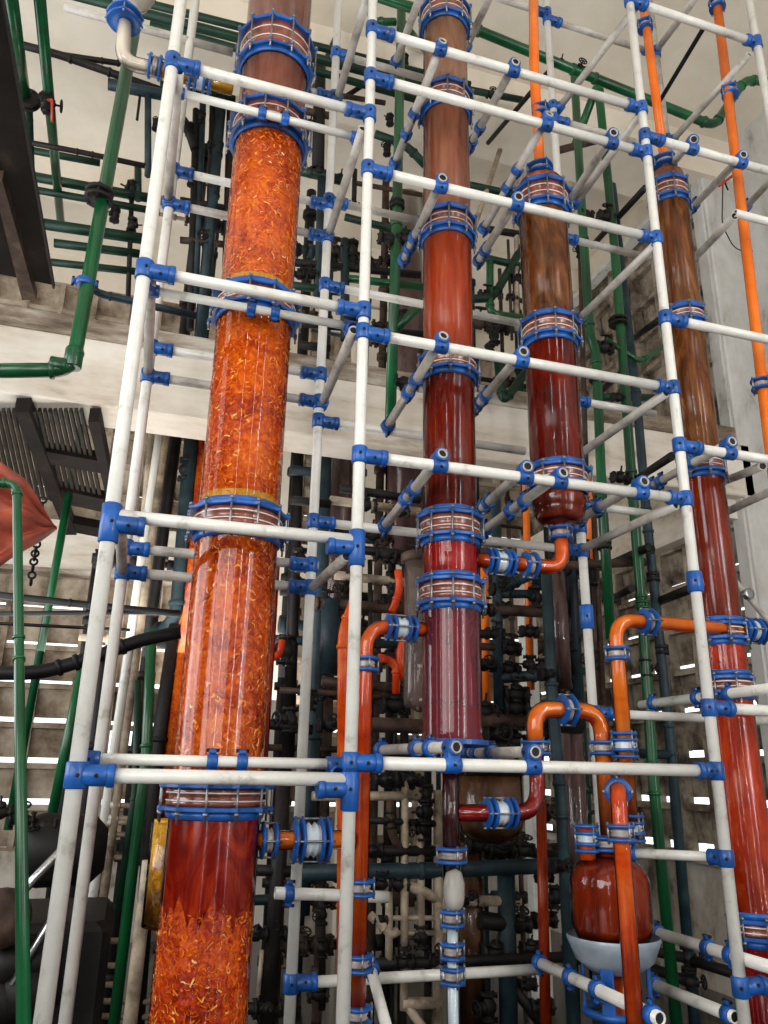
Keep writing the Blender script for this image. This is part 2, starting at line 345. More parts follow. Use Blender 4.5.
def tube(name, a, b, r=TR, m='white_paint', par=rack):
    mb = MB(); mb.cyl(a, b, r, m, 16, True); return mb.build(name, par)
POST = {}
def post(k, X, Y, z0=0, z1=7.3, r=TR, m='white_paint'):
    POST[k] = tube('post', Vector((X, Y, z0)), Vector((X, Y, z1)), r, m); return POST[k]
AX, BX, CX, DX = -.15, .72, 2.205, 3.07
post('A', AX, YF, r=.0255); post('B', BX, YF); post('C', CX, YF); post('D', DX, YF)
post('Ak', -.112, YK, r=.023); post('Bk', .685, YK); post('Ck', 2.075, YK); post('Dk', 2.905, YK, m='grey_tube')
def rail(p1, p2, Y, x0=None, x1=None, r=TR, m='white_paint', flat=True, name='rail'):
    a = P(*p1, Y); b = P(*p2, Y)
    if flat: a.z = b.z = (a.z+b.z)/2
    if x0 is not None: a.x = x0
    if x1 is not None: b.x = x1
    o = tube(name, a, b, r, m); return o, a, b
UP = {}
# front plane, left bay
for k, p1, p2 in (('a', (200, 67.7), (355.7, 113.4)), ('e', (165.9, 272.8), (349.3, 310.4)), ('h', (135.4, 517.2), (342.5, 539.2)), ('j', (100, 778), (330, 777))):
    o, a, b = rail(p1, p2, YF, AX+.02, BX-.02); UP[k] = a.z
    long_ = k in 'hj'
    tee(o, Vector((AX, YF, a.z-(.03 if k == 'h' else 0))), Z_, X_, .14 if k == 'h' else .08, r=.034)
    tee(o, Vector((BX, YF, a.z-(.03 if long_ else 0))), Z_, -X_, .14 if long_ else .075)
# front plane, middle bay
for k, p1, p2 in (('b', (386.8, 33.9), (633.9, 106.6)), ('b2', (386.8, 81.2), (637.3, 150.6)), ('d', (383.4, 174.3), (640, 233.6)), ('c', (382, 338.2), (620, 377.1)), ('g', (377, 456.7), (673.9, 498.6)), ('j3', (375, 760), (705, 773.5))):
    o, a, b = rail(p1, p2, YF, BX+.02, CX-.02); UP[k] = a.z
    tee(o, Vector((BX, YF, a.z)), Z_, X_, .07, .08); tee(o, Vector((CX, YF, b.z)), Z_, -X_, .07, .06)
# front plane, right bay
for k, p1, p2, x1 in (('l', (643.9, 7.4), (753.8, 40), DX-.02), ('m', (661.7, 141), (768, 170.7), DX+.2), ('n', (680.6, 322.9), (768, 338.2), DX+.2), ('q', (696, 448), (768, 460), DX+.2), ('o', (729, 709), (768, 710.5), DX+.2), ('r', (750, 985), (768, 986), DX)):
    o, a, b = rail(p1, p2, YF, CX+.02, x1); UP[k] = a.z
    tee(o, Vector((CX, YF, a.z)), Z_, X_, .07, .08)
    if k == 'l': tee(o, Vector((DX, YF, b.z)), Z_, -X_, .08, .05)
for z, pst, L in ((P(694, 582, YF).z, 'C', .09),):
    mb = MB(); sleeve(mb, (CX, YF, z), Z_, L, .033); mb.build('clamp', POST['C'])
mb = MB(); sleeve(mb, (2.075, YK, P(585, 617, YK).z), Z_, .12, .033); mb.build('clamp', POST['Ck'])
# second pair of rails just behind the left bay that carry the big column's saddles
for p1, p2, sx in (((180, 90), (355, 140), (262, 285)), ((157, 290), (345, 327), (251, 275)), ((88, 760), (340, 763), (212, 242))):
    o, a, b = rail(p1, p2, 2.8, AX+.0, .69, r=.018)
    for x in sx:
        yy = p1[1]+(p2[1]-p1[1])*(x-p1[0])/(p2[0]-p1[0]); q = P(x, yy, 2.8); q.z = a.z; saddle(o, q, X_, .024)
    cross(o, Vector((AX+.03, 2.8, a.z)), X_, Vector((AX, 2.75, a.z)), Y_, .026); cross(o, Vector((.69, 2.8, a.z)), X_, Vector((.69, 2.78, a.z-.03)), Y_, .026)
# rear plane rails
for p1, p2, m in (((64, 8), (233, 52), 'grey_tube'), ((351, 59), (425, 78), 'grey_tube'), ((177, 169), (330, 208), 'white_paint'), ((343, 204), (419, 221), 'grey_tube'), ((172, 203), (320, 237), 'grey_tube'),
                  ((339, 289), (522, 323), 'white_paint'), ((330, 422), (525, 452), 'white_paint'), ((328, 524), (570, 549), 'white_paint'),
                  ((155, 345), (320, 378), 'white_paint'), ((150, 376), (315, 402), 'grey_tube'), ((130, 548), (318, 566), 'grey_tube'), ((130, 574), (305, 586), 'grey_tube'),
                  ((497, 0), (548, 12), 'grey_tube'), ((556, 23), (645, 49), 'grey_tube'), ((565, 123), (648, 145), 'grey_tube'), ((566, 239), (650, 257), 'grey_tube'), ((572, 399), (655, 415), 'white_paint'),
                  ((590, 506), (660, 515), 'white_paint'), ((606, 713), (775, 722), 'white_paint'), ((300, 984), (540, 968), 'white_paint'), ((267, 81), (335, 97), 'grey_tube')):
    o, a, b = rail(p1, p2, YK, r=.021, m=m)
    for q, sx in ((a, 1), (b, -1)):
        for X in (-.112, .685, 2.075, 2.905):
            if abs(q.x-X) < .09: tee(o, Vector((X, YK, q.z)), Z_, X_*sx, .07, .07)
# depth tubes; E = open front end sitting on a front rail
def depth(p1, p2, ya=YF, yb=YK, m='grey_tube', r=.021, sad=(), front=None, back=None, name='cross_tube', par=rack):
    a = P(*p1, ya); b = P(*p2, yb); mb = MB(); mb.cyl(a, b, r, m, 14, True); o = mb.build(name, par); ax = (b-a).normalized()
    for t in sad: saddle(o, a.lerp(b, t), ax)
    if front:   # clamp on a front rail below the tube's open end
        q = a+ax*.035; cross(o, q, ax, Vector((q.x, YF, UP[front])), X_)
    if back:
        X = min((-.112, .685, 2.075, 2.905), key=lambda v: abs(v-b.x))
        if abs(X-b.x) < .12: cross(o, b, ax, Vector((X, YK, b.z)), Z_)
        else: saddle(o, b-ax*.02, ax, .033)
    return o
for p1, p2, fr, sad in (((443, 40), (394, 166), 'b', (.55, .72)), ((516, 61), (468, 150), 'b', (.72, .9)), ((550, 113), (482, 232), 'b2', (.45, .6)), ((614, 132), (570, 200), 'b2', ()), ((443, 177), (403, 262), 'd', (.68, .82)),
                        ((519, 196), (478, 262), 'd', (.8,)), ((444, 335), (386, 429), 'c', (.45, .58)), ((524, 351), (475, 408), 'c', (.75, .9)), ((443, 453), (383, 528), 'g', (.45, .58)), ((528, 466), (480, 510), 'g', (.8,)),
                        ((564, 472), (483, 531), 'g', (.45, .62)), ((645, 481), (568, 526), 'g', (.55, .8)), ((694, 139), (655, 183), 'm', ()), ((744, 154), (684, 216), 'm', (.8,)), ((733, 441), (650, 487), 'q', (.45, .85)),
                        ((457, 747), (380, 750), 'j3', (.3, .48)), ((536, 752), (468, 753), 'j3', (.6, .85))):
    depth(p1, p2, ya=2.66, front=fr, sad=sad, back=True)
for p1, p2 in (((370, -12), (337, 100)), ((363, 128), (328, 237)), ((354, 330), (322, 404)), ((347, 556), (312, 588)), ((640, 2), (559, 108)), ((642, 112), (576, 203)), ((654, 246), (579, 319)), ((666, 393), (579, 455)), ((676, 505), (580, 550)),
               ((151, 270), (148, 376)), ((121, 520), (122, 572)), ((179, 72), (168, 203)), ((750, 54), (672, 141)), ((702, -10), (656, 51)), ((425, -16), (395, 64)), ((494, -12), (466, 48)), ((735, 216), (688, 265)), ((800, 150), (745, 208)), ((763, 466), (712, 486)), ((790, 482), (718, 516))):
    depth(p1, p2, back=True)
rail((735, 216), (768, 219), YF, None, DX+.2, r=.021)
# low tubes around the vessel (level, running back to front)
def depthX(p_far, p_near, yfar, m='white_paint', sad=(), both=True):
    a = P(*p_far, yfar); b = PX(*p_near, a.x); b.z = a.z; mb = MB(); mb.cyl(a, b, TR, m, 14, True); o = mb.build('cross_tube', rack); ax = (b-a).normalized()
    for t in sad: saddle(o, a.lerp(b, t), ax)
    return o
depthX((538, 962), (660, 1016), YK, sad=(.02, .32, .55, .95)); depthX((653, 984), (735, 1014), 3.2, sad=(.02, .93)); depthX((655, 932), (790, 976), 3.25, sad=(.02, .45, .62)); depthX((641, 705), (800, 695), 3.6, sad=(.1, .42, .62, .95))
o, a, b = rail((275, 893), (388, 897), 3.3, flat=False); saddle(o, P(289, 893.5, 3.3), X_); 
mb = MB(); q0 = P(369, 961, 3.3); q1 = P(390, 1040, 2.9); mb.cyl(q0, q1, .02, 'white_paint', 14); o = mb.build('brace', rack); saddle(o, q0.lerp(q1, .12), q1-q0)
mb = MB(); q0 = P(632, 853, 3.0); q1 = P(716, 857, YF+.05); mb.cyl(q0, q1, .019, 'white_paint', 14); o = mb.build('rail', rack); cross(o, q1, q1-q0, Vector((CX, YF, q1.z)), Z_); saddle(o, q0, q1-q0)
# ------------------------------------------------------------------ glass columns
BOLT = {}
def flange_pair(par, X, Y, R, zlo, zhi, lugs=12, m='blue_paint'):
    """two scalloped rings, glass bead, white seals between and long bolts through the lugs"""
    n = lugs*6; th = .016
    ph = 3
    def mod(j, r):
        if r < R*1.08: return 1
        c = math.cos(2*PI*(j-ph)/6); return 1+.095*max(0, c)**4-.01*max(0, -c)
    rings_ = []
    for z in (zlo, zhi):
        mb = MB()
        mb.lathe([(R*1.03, -th/2), (R*1.16, -th/2), (R*1.18, -th/2+.003), (R*1.18, th/2-.003), (R*1.16, th/2), (R*1.03, th/2)], (X, Y, z), Z_, m, n, cap=False, sm=False, mod=mod)
        s = 1 if z == zlo else -1
        mb.lathe([(R*1.02, -s*th*.5), (R*1.09, -s*th*.5), (R*1.06, -s*th*1.9), (R*1.02, -s*th*2.1)], (X, Y, z), Z_, m, n, cap=False)
        rings_.append(mb.build('flange_ring', par))
    mb = MB(); h = zhi-zlo
    mb.lathe([(R*1.0, th*.5), (R*1.08, th*.7), (R*1.085, h*.3), (R*1.03, h*.42), (R*1.03, h*.58), (R*1.085, h*.7), (R*1.08, h-th*.7), (R*1.0, h-th*.5)], (X, Y, zlo), Z_, 'gasket_red', 36, cap=False)
    mb.build('glass_bead', par)
    for k, t in enumerate((.36, .70)):
        mb = MB(); mb.torus((X, Y, zlo+h*t), Z_, R*1.085, .0026, 'gasket_white', 36, 6); mb.build('seal', par)
    for k in range(lugs):
        a = 2*PI*(k*6+ph)/n; u, w = frame(Z_); d = u*math.cos(a)+w*math.sin(a)
        p = Vector((X, Y, 0))+d*R*1.235; mb = MB()
        mb.lathe([(.0045, zlo-.045), (.0045, zhi+.022)], p, Z_, 'bolt_steel', 6)
        mb.lathe([(.009, zlo-.02), (.009, zlo-.008)], p, Z_, 'bolt_steel', 6); mb.lathe([(.009, zhi+.008), (.009, zhi+.018)], p, Z_, 'bolt_steel', 6)
        # spring washers of the coupling
        mb.build('bolt', rings_[0])
def chips(par, X, Y, R, z0, z1, n, name='packing_rings'):
    mb = MB()
    for i in range(n):
        a = rnd.random()*2*PI; z = z0+(z1-z0)*rnd.random(); rr = R*(.934+.045*rnd.random()); o = Vector((X+rr*math.cos(a), Y+rr*math.sin(a), z))
        nrm = Vector((math.cos(a), math.sin(a), 0)); t = (Vector((-math.sin(a), math.cos(a), 0))*rnd.uniform(-1, 1)+Z_*rnd.uniform(-1, 1)+nrm*rnd.uniform(-.25, .25)).normalized()
        s = t.cross(nrm).normalized()*rnd.choice((.0006, .0008, .001, .0014, .0028)); L = rnd.uniform(.010, .028); c = rnd.uniform(-.6, .6)
        k = len(mb.v); sd = t.cross(nrm).normalized()
        for q in range(5):
            u = q/4-.5; p = o+t*(u*L)+sd*(c*L*(u*u*2)); mb.v += [p-s, p+s+nrm*.002]
        for q in range(4): mb.face((k+2*q, k+2*q+1, k+2*q+3, k+2*q+2), 'ring_chips')
    o = mb.build(name, par); o['kind'] = 'stuff'; return o
def section(par, X, Y, R, z0, z1, fill, glassm='clear_glass', level=None, nch=0, bowl=False, ctop=0):
    mb = MB(); L = z1-z0
    if bowl: pr = [(R*.45, 0), (R*.75, .015), (R*.93, .06), (R, .12)]
    else: pr = [(R*1.06, 0), (R*1.03, .012), (R, .03)]
    mb.lathe(pr+[(R, L-.03), (R*1.03, L-.012), (R*1.06, L)], (X, Y, z0), Z_, glassm, 40, cap=bowl)
    s = mb.build('glass_section', par)
    if fill:
        zt = L if level is None else level-z0
        mb = MB(); r = R*(.93 if 'packing' in fill else .955)
        if bowl: pr = [(r*.45, .01), (r*.75, .03), (r*.93, .07), (r, .12)]
        else: pr = [(r, 0)]
        mb.lathe(pr+[(r, zt*.5), (r, zt)], (X, Y, z0), Z_, fill, 40); mb.build('packing' if 'packing' in fill else 'liquid', s)
    if nch: chips(s, X, Y, R, z0+.03, z1-.02-ctop, nch)
    return s
def column(label, X, Y, R, joints, secs, top, bottom, lugs=12, bowl=False, group=None):
    root = thing('glass_column', (X, Y, bottom), label, 'glass column', group)
    J = [(zfront(X, Y, R*1.2, b), zfront(X, Y, R*1.2, a)) for a, b in joints]    # (zlo, zhi), listed from the top down
    for zl, zh in J: flange_pair(root, X, Y, R, zl, zh, lugs)
    edges = [top]+[z for zl, zh in J for z in (zh, zl)]+[bottom]
    for i, sc in enumerate(secs):
        if sc is None: continue
        z1, z0 = edges[2*i], edges[2*i+1]
        kw = dict(sc[1]) if len(sc) > 1 else {}
        if kw.get('bowl'): pass
        section(root, X, Y, R, z0, z1, sc[0], **kw)
    return root, J
Y0 = 3.02
c1, J1 = column('widest glass column, packed with bright orange rings, leaning at the left of the rack', .313, Y0, .160, [(14, 40), (94, 116), (279, 297), (501, 524), (786, 811)],
       [('maroon_film',), ('maroon_film',), ('orange_packing', dict(nch=4200)), ('orange_packing', dict(nch=4200)), ('orange_packing', dict(nch=5000)), ('red_packing', dict(nch=4000, ctop=.30))], 5.9, .35)
# perforated support plates above two joints, and the red inner pipes at the head of the lowest section
for jz in (J1[2][1], J1[3][1]):
    mb = MB(); mb.lathe([(.153, .03), (.156, .035), (.156, .06), (.153, .065)], (.313, Y0, jz), Z_, 'yellow_liquid', 22, sm=False); lab(mb.build('support_plate', c1), 'yellow slotted support plate')
mb = MB(); zt = J1[4][0]
nn = 48; rs = []
for r, t, wv in ((.1485, -.30, 1), (.151, -.27, 1), (.152, -.2, .5), (.152, -.02, 0), (.15, 0, 0)):
    rs.append([Vector((.313+r*math.cos(2*PI*j/nn), Y0+r*math.sin(2*PI*j/nn), zt-.02+t+wv*(.035*math.sin(j*.9)+.03*math.sin(j*2.3+1)))) for j in range(nn)])
mb.rings(rs, 'deep_crimson'); lab(mb.build('liquid_layer', c1), 'deep red liquid above the packing')
c2, J2 = column('tall slim glass column of brown to red liquid in the middle of the rack', 1.222, Y0, .119, [(-10, 6), (77, 93), (204, 221), (347, 363), (509, 531), (576, 598)],
       [('tan_film',), ('tan_film',), ('brown_film',), ('orange_red',), ('deep_red',), ('crimson',), ('wine', dict(glassm='rose_glass', level=zfront(1.222, Y0, .119, 704)))], 6.3, zfront(1.222, Y0, .119, 738), lugs=10)
mb = MB(); zb = zfront(1.222, Y0, .119, 738)
mb.lathe([(.03, -.03), (.12, -.028), (.145, -.02), (.145, -.002), (.12, 0), (.03, 0)], (1.222, Y0, zb), Z_, 'blue_paint', 40, sm=False); mb.build('base_ring', c2)
mb = MB()
for sx in (-.05, .0, .045): mb.lathe([(.016, -.3), (.012, .28)], (1.222+sx, Y0-.045*(1-abs(sx)*10), zb+.45), Z_, 'crimson', 6)
mb.build('inner_tube', c2)
c3, J3 = column('short domed glass column, amber brown above and dark red below', 1.765, Y0, .125, [(176, 195), (311, 328), (461, 478)],
       [None, ('amber_brown',), ('deep_red',), None], 5.0, 2.66, lugs=10)
def dome(par, X, Y, R, z0, H, fill, neck, up=1):
    """rounded end of a column closing to a narrow neck"""
    prof = [(R*1.05, 0), (R, .03)]+[(neck+(R-neck)*math.cos(t*PI/2/8)**.42, .03+(H-.07)*math.sin(t*PI/2/8)) for t in range(9)]+[(neck, H-.02), (neck*1.25, H)]
    mb = MB(); mb.lathe(prof, (X, Y, z0), Z_*up, 'clear_glass', 36, cap=False); s = mb.build('glass_dome', par)
    mb = MB(); mb.lathe([(r*.93, t) for r, t in prof], (X, Y, z0), Z_*up, fill, 36); mb.build('liquid', s)
ztop3 = J3[0][1]; dome(c3, 1.765, Y0, .125, ztop3, .13, 'red_orange_liquid', .035)
zb3 = J3[2][0]; zneck3 = zfront(1.765, Y0, .03, 531)
dome(c3, 1.765, Y0, .125, zb3, zb3-zneck3, 'brick_red', .035, -1)
c4, J4 = column('farthest right slim glass column, smoky brown above turning red downward', 2.585, Y0, .097, [(175, 190), (304, 315), (453, 467), (622, 636), (676, 691), (924, 941)],
       [None, ('amber_brown',), ('amber_brown',), ('brick_red', dict(glassm='clear_glass')), ('hot_red',), ('hot_red',), ('crimson',)], 5.2, .35, lugs=8)
dome(c4, 2.585, Y0, .097, J4[0][1], .15, 'brown_film', .03)
# ------------------------------------------------------------------ small glass pipes with bolted blue flanges
def sflange(par, o, ax, r, gap=.045, bell=0, m='blue_paint', R=None):
    """pair of small three-lug flanges on a pipe, optionally a white bellows between two pairs"""
    ax = Vector(ax).normalized(); o = Vector(o); R = R or r*1.7
    def lug(j, rr): return 1+.14*max(0, math.cos(2*PI*j/6))**2 if rr > r*1.3 else 1
    mb = MB()
    pos = [-gap/2, gap/2] if not bell else [-bell/2-.026, -bell/2, bell/2, bell/2+.026]
    for t in pos: mb.lathe([(r*1.02, -.007), (R*.95, -.006), (R, -.003), (R, .003), (R*.95, .006), (r*1.02, .007)], o+ax*t, ax, m, 24, mod=lug)
    u, w = frame(ax)
    for k in range(4):
        a = 2*PI*k*6/24; d = u*math.cos(a)+w*math.sin(a)
        mb.lathe([(.0045, pos[0]-.014), (.0045, pos[-1]+.014)], o+d*R*1.02, ax, 'bolt_steel', 6)
    f = mb.build('flange', par)
    mb = MB()
    if bell:
        pr = []
        for k in range(7): pr += [(r*(1.15 if k % 2 else 1.45), -bell/2+bell*k/6)]
        mb.lathe(pr, o, ax, 'ptfe', 18); mb.build('bellows', f)
    else:
        mb.lathe([(r*1.1, -gap*.3), (r*1.3, -gap*.15), (r*1.1, 0), (r*1.3, gap*.15), (r*1.1, gap*.3)], o, ax, 'seal_grey', 18); mb.build('seal', f)
    return f
def gpipe(label, segs, flanges=(), name='glass_pipe', cat='glass pipe', shell=True):
    """segs: (points, radius, fluid); flanges: (point, axis, bellows length)"""
    o = segs[0][0][0]; root = thing(name, o, label, cat)
    for pts, r, m in segs:
        mb = MB(); mb.path(pts, r, 'clear_glass' if shell else m, .10, 16); t = mb.build('pipe_section', root)
        if shell: mb = MB(); mb.path(pts, r*.9, m, .10, 14); mb.build('liquid', t)
    r = segs[0][1]
    for f in flanges: sflange(root, f[0], f[1], f[3] if len(f) > 3 else r, bell=f[2])
    return root
def xyz(px, py, Y): return P(px, py, Y)
Y1 = 3.02
# riser from the domed column
a0 = Vector((1.765, Y0, ztop3+.13)); top = P(533, -40, Y0)
gpipe('bright orange pipe rising from the domed column to the ceiling', [([a0, Vector((1.765, Y0, a0.z+.75)), top], .028, 'orange_opaque')], [(a0+Z_*.03, Z_, 0, .042), (P(541, 112, Y0), Z_, 0, .03)], shell=False)
a0 = Vector((2.585, Y0, J4[0][1]+.15)); 
gpipe('bright orange pipe rising from the far right column behind the white post', [([a0, P(640, -20, Y0)], .026, 'orange_opaque')], [(a0+Z_*.03, Z_, 0, .04), (P(645, 26, Y0), Z_, 0, .028)], shell=False)
gpipe('long bright orange pipe standing alone at the right edge', [([P(713, -30, 2.9), P(768, 430, 2.9), P(777, 500, 2.9)], .028, 'orange_opaque')], [(P(717, 5, 2.9), Z_, 0, .03), (P(730, 92, 2.9), Z_, 0, .03), (P(761, 385, 2.9), Z_, 0, .03)], shell=False)
# link from the domed column's foot to the middle column
zc = P(500, 562, Y0).z; nb = Vector((1.765, Y0, zneck3)); r_ = .033
gpipe('orange elbow pipe linking the domed column foot to the middle column', [([nb, Vector((1.765, Y0, zc)), Vector((1.33, Y0, zc))], r_, 'red_orange_liquid')], [(nb-Z_*.005, Z_, 0), (Vector((1.60, Y0, zc)), X_, 0), (Vector((1.455, Y0, zc)), X_, .06)])
# left outlet of the middle column, running down behind the post
zc = P(400, 628, Y0).z; xl = P(366, 650, Y0).x; 
gpipe('long orange glass pipe bending out of the middle column and dropping behind the post', [([Vector((1.11, Y0, zc)), Vector((xl, Y0, zc)), Vector((xl, Y0, .45))], .03, 'red_orange_liquid')],
      [(Vector((P(401, 628, Y0).x, Y0, zc)), X_, .06)]+[(Vector((xl, Y0, P(360, y, Y0).z)), Z_, 0) for y in (664, 888, 963, 1015)])
zc = P(300, 840, Y0).z
gpipe('short horizontal orange pipe leaving the foot of the widest column', [([Vector((.40, Y0, zc)), Vector((xl-.03, Y0, zc))], .033, 'orange_liquid')], [(Vector((P(269, 838, Y0).x, Y0, zc)), X_, 0), (Vector((P(311, 840, Y0).x, Y0, zc)), X_, .07, .042)])
# drain under the middle column
xd = 1.215; rd = .026
def pz(y, X=xd, Y=Y0): return zfront(X, Y, .02, y)
gpipe('dark purple drain pipe under the middle column', [([Vector((xd, Y0, zb-.03)), Vector((xd, Y0, pz(886)))], .034, 'dark_purple')], [(Vector((xd, Y0, pz(765))), Z_, 0), (Vector((xd, Y0, pz(856))), Z_, 0)])
cl = gpipe('clear glass drain tap and tube below the dark purple pipe', [([Vector((xd, Y0, pz(886))), Vector((xd, Y0, .2))], .022, 'ptfe')], [(Vector((xd, Y0, pz(y))), Z_, 0, .026) for y in (920, 952, 977)])
mb = MB(); mb.lathe([(.01, 0), (.034, .02), (.04, .05), (.04, .1), (.03, .135), (.01, .15)], (xd, Y0-.02, pz(912)), Z_, 'milky_glass', 20); mb.build('tap_bulb', cl)
zc = pz(813); xe = P(538, 800, Y0).x
ze = P(537, 748, Y0).z
gpipe('dark red glass elbow joining the drain pipe to the arch above', [([Vector((xd+.02, Y0, zc)), Vector((xe, Y0, zc)), Vector((xe, Y0, ze))], .032, 'red_liquid')], [(Vector((P(500, 813, Y0).x, Y0, zc)), X_, .06)])
za = P(567, 710, Y0).z; xr = P(603, 745, Y0).x; zr = P(604, 835, Y0).z
gpipe('orange glass arch rising over the rail and dropping into the round vessel', [([Vector((xe, Y0, ze)), Vector((xe, Y0, za)), Vector((xr, Y0, za)), Vector((xr, Y0, zr))], .036, 'orange_liquid')], [(Vector((xe, Y0, ze)), Z_, 0), (Vector((P(567, 709, Y0).x, Y0, za)), X_, 0), (Vector((xr, Y0, P(603, 748, Y0).z)), Z_, 0)])
# right hand pipe that turns along the rack to the far right column
zh = P(648, 622, 2.95).z; xh = P(617, 650, 2.95).x; xr2 = P(790, 626, 2.95).x
gpipe('orange glass pipe coming level from the right and turning down beside the vessel', [([Vector((xr2, 2.95, zh)), Vector((xh, 2.95, zh)), Vector((xh, 2.95, P(620, 838, 2.95).z))], .033, 'orange_liquid')],
      [(Vector((P(648, 622, 2.95).x, 2.95, zh)), X_, 0), (Vector((P(752, 626, 2.95).x, 2.95, zh)), X_, .05), (Vector((xh, 2.95, P(616, 654, 2.95).z)), Z_, 0), (Vector((xh, 2.95, P(619, 745, 2.95).z)), Z_, .04), (Vector((xh, 2.95, P(622, 828, 2.95).z)), Z_, .04)])
q0 = P(618, 792, 2.6); 
gpipe('orange glass pipe with a bent top standing in front of the round vessel', [([q0+Vector((.13, .2, .0)), q0+Vector((0, 0, .01)), Vector((q0.x, 2.6, .3))], .03, 'red_orange_liquid')], [(Vector((q0.x, 2.6, P(622, 833, 2.6).z)), Z_, .0), (q0+Vector((.10, .155, .0)), Vector((.13, .2, 0)), 0)])
# ------------------------------------------------------------------ round vessel on its stand
VX = P(611, 905, Y0).x; VR = (P(650, 905, Y0).x-P(573, 905, Y0).x)/2*.9
zv0 = zfront(VX, Y0, VR, 946); zv1 = zfront(VX, Y0, VR*.9, 888); ztopv = zfront(VX, Y0, .04, 852)
ves = thing('glass_vessel', (VX, Y0, zv0), 'round shouldered glass vessel of dark orange red liquid on a steel dish', 'vessel')
H = zv1-zv0; hd = ztopv-zv1
prof = [(VR*.5, -.03), (VR*.85, -.01), (VR, .04), (VR, H)]+[((VR-.05)*math.cos(t)+.05, H+hd*.85*math.sin(t)) for t in (0.2, .4, .6, .8, 1.0, 1.2, 1.35, 1.48)]+[(.045, H+hd*.9), (.045, H+hd+.03)]
mb = MB(); mb.lathe(prof, (VX, Y0, zv0), Z_, 'clear_glass', 40); gb = mb.build('glass_body', ves)
mb = MB(); mb.lathe([(r*.95, t*.985+.004) for r, t in prof], (VX, Y0, zv0), Z_, 'brick_red', 40); mb.build('liquid', gb)
sflange(ves, (VX-.0, Y0, ztopv+.03), Z_, .045)
mb = MB(); q = P(588, 858, Y0); q = Vector((q.x, Y0, ztopv-.03)); mb.path([q, q+Z_*.12], .03, 'red_orange_liquid', 0, 14); mb.build('side_neck', ves); sflange(ves, q+Z_*.08, Z_, .03, bell=.04)
std = thing('vessel_stand', (VX, Y0, zv0-.3), 'shallow steel dish on blue brackets under the round vessel', 'stand')
mb = MB(); mb.lathe([(VR*1.12, 0), (VR*1.15, -.01), (VR*1.1, -.03), (VR*.95, -.085), (VR*.6, -.125), (VR*.3, -.135), (VR*.28, -.12), (VR*.6, -.11), (VR*.9, -.075), (VR*1.05, -.02)], (VX, Y0, zv0+.01), Z_, 'dish_grey', 40, cap=False); mb.build('dish', std)
for a in (-2.4, -1.6, -.7, .6, 1.6, 2.6):
    d = Vector((math.cos(a), math.sin(a), 0)); p = Vector((VX, Y0, zv0-.15))+d*VR*.78
    mb = MB(); y = Z_.cross(d); mb.box(p, (.012, .05, .2), 'blue_paint', rot=Matrix((d, y, Z_)).transposed(), bev=.003); mb.build('bracket', std)
mb = MB(); mb.torus((VX, Y0, zv0-.25), Z_, VR*.78, .016, 'blue_paint', 30, 8); mb.build('ring', std)
gpipe('short orange outlet pipe hanging below the vessel stand', [([Vector((VX+.02, Y0, zv0-.12)), Vector((VX+.02, Y0, .2))], .045, 'red_orange_liquid')], [(Vector((VX+.02, Y0, zv0-.32)), Z_, 0, .04)])
# ------------------------------------------------------------------ cream glass tank with elbow, top left
tk = P(133, -18, 3.35)
tank = thing('round_tank', tk, 'cream translucent round glass vessel at the top left corner', 'vessel')
mb = MB(); mb.lathe([(.03, -.16), (.07, -.145), (.11, -.10), (.13, -.04), (.13, .3)], tk, Z_, 'milky_glass', 30); mb.build('glass_body', tank)
mb = MB(); mb.lathe([(.025, -.145), (.065, -.13), (.10, -.09), (.12, -.04), (.12, .28)], tk, Z_, 'ceiling_paint', 30); mb.build('liquid', tank)
f0 = P(124, 22, 3.0); 
e = gpipe('milky glass elbow half filled with yellow liquid beside the left post', [([f0+Z_*.08, P(122, 62, 3.0), P(160, 70, 3.0)], .034, 'ceiling_paint'), ([P(150, 66, 3.0), P(190, 78, 3.0), P(232, 88, 3.02)], .034, 'yellow_liquid')],
      [(f0+Z_*.02, Z_, 0, .045), (P(155, 67, 3.0), P(190, 76, 3.0)-P(155, 66, 3.0), 0), (P(200, 80, 3.0), P(190, 76, 3.0)-P(155, 66, 3.0), .04)])
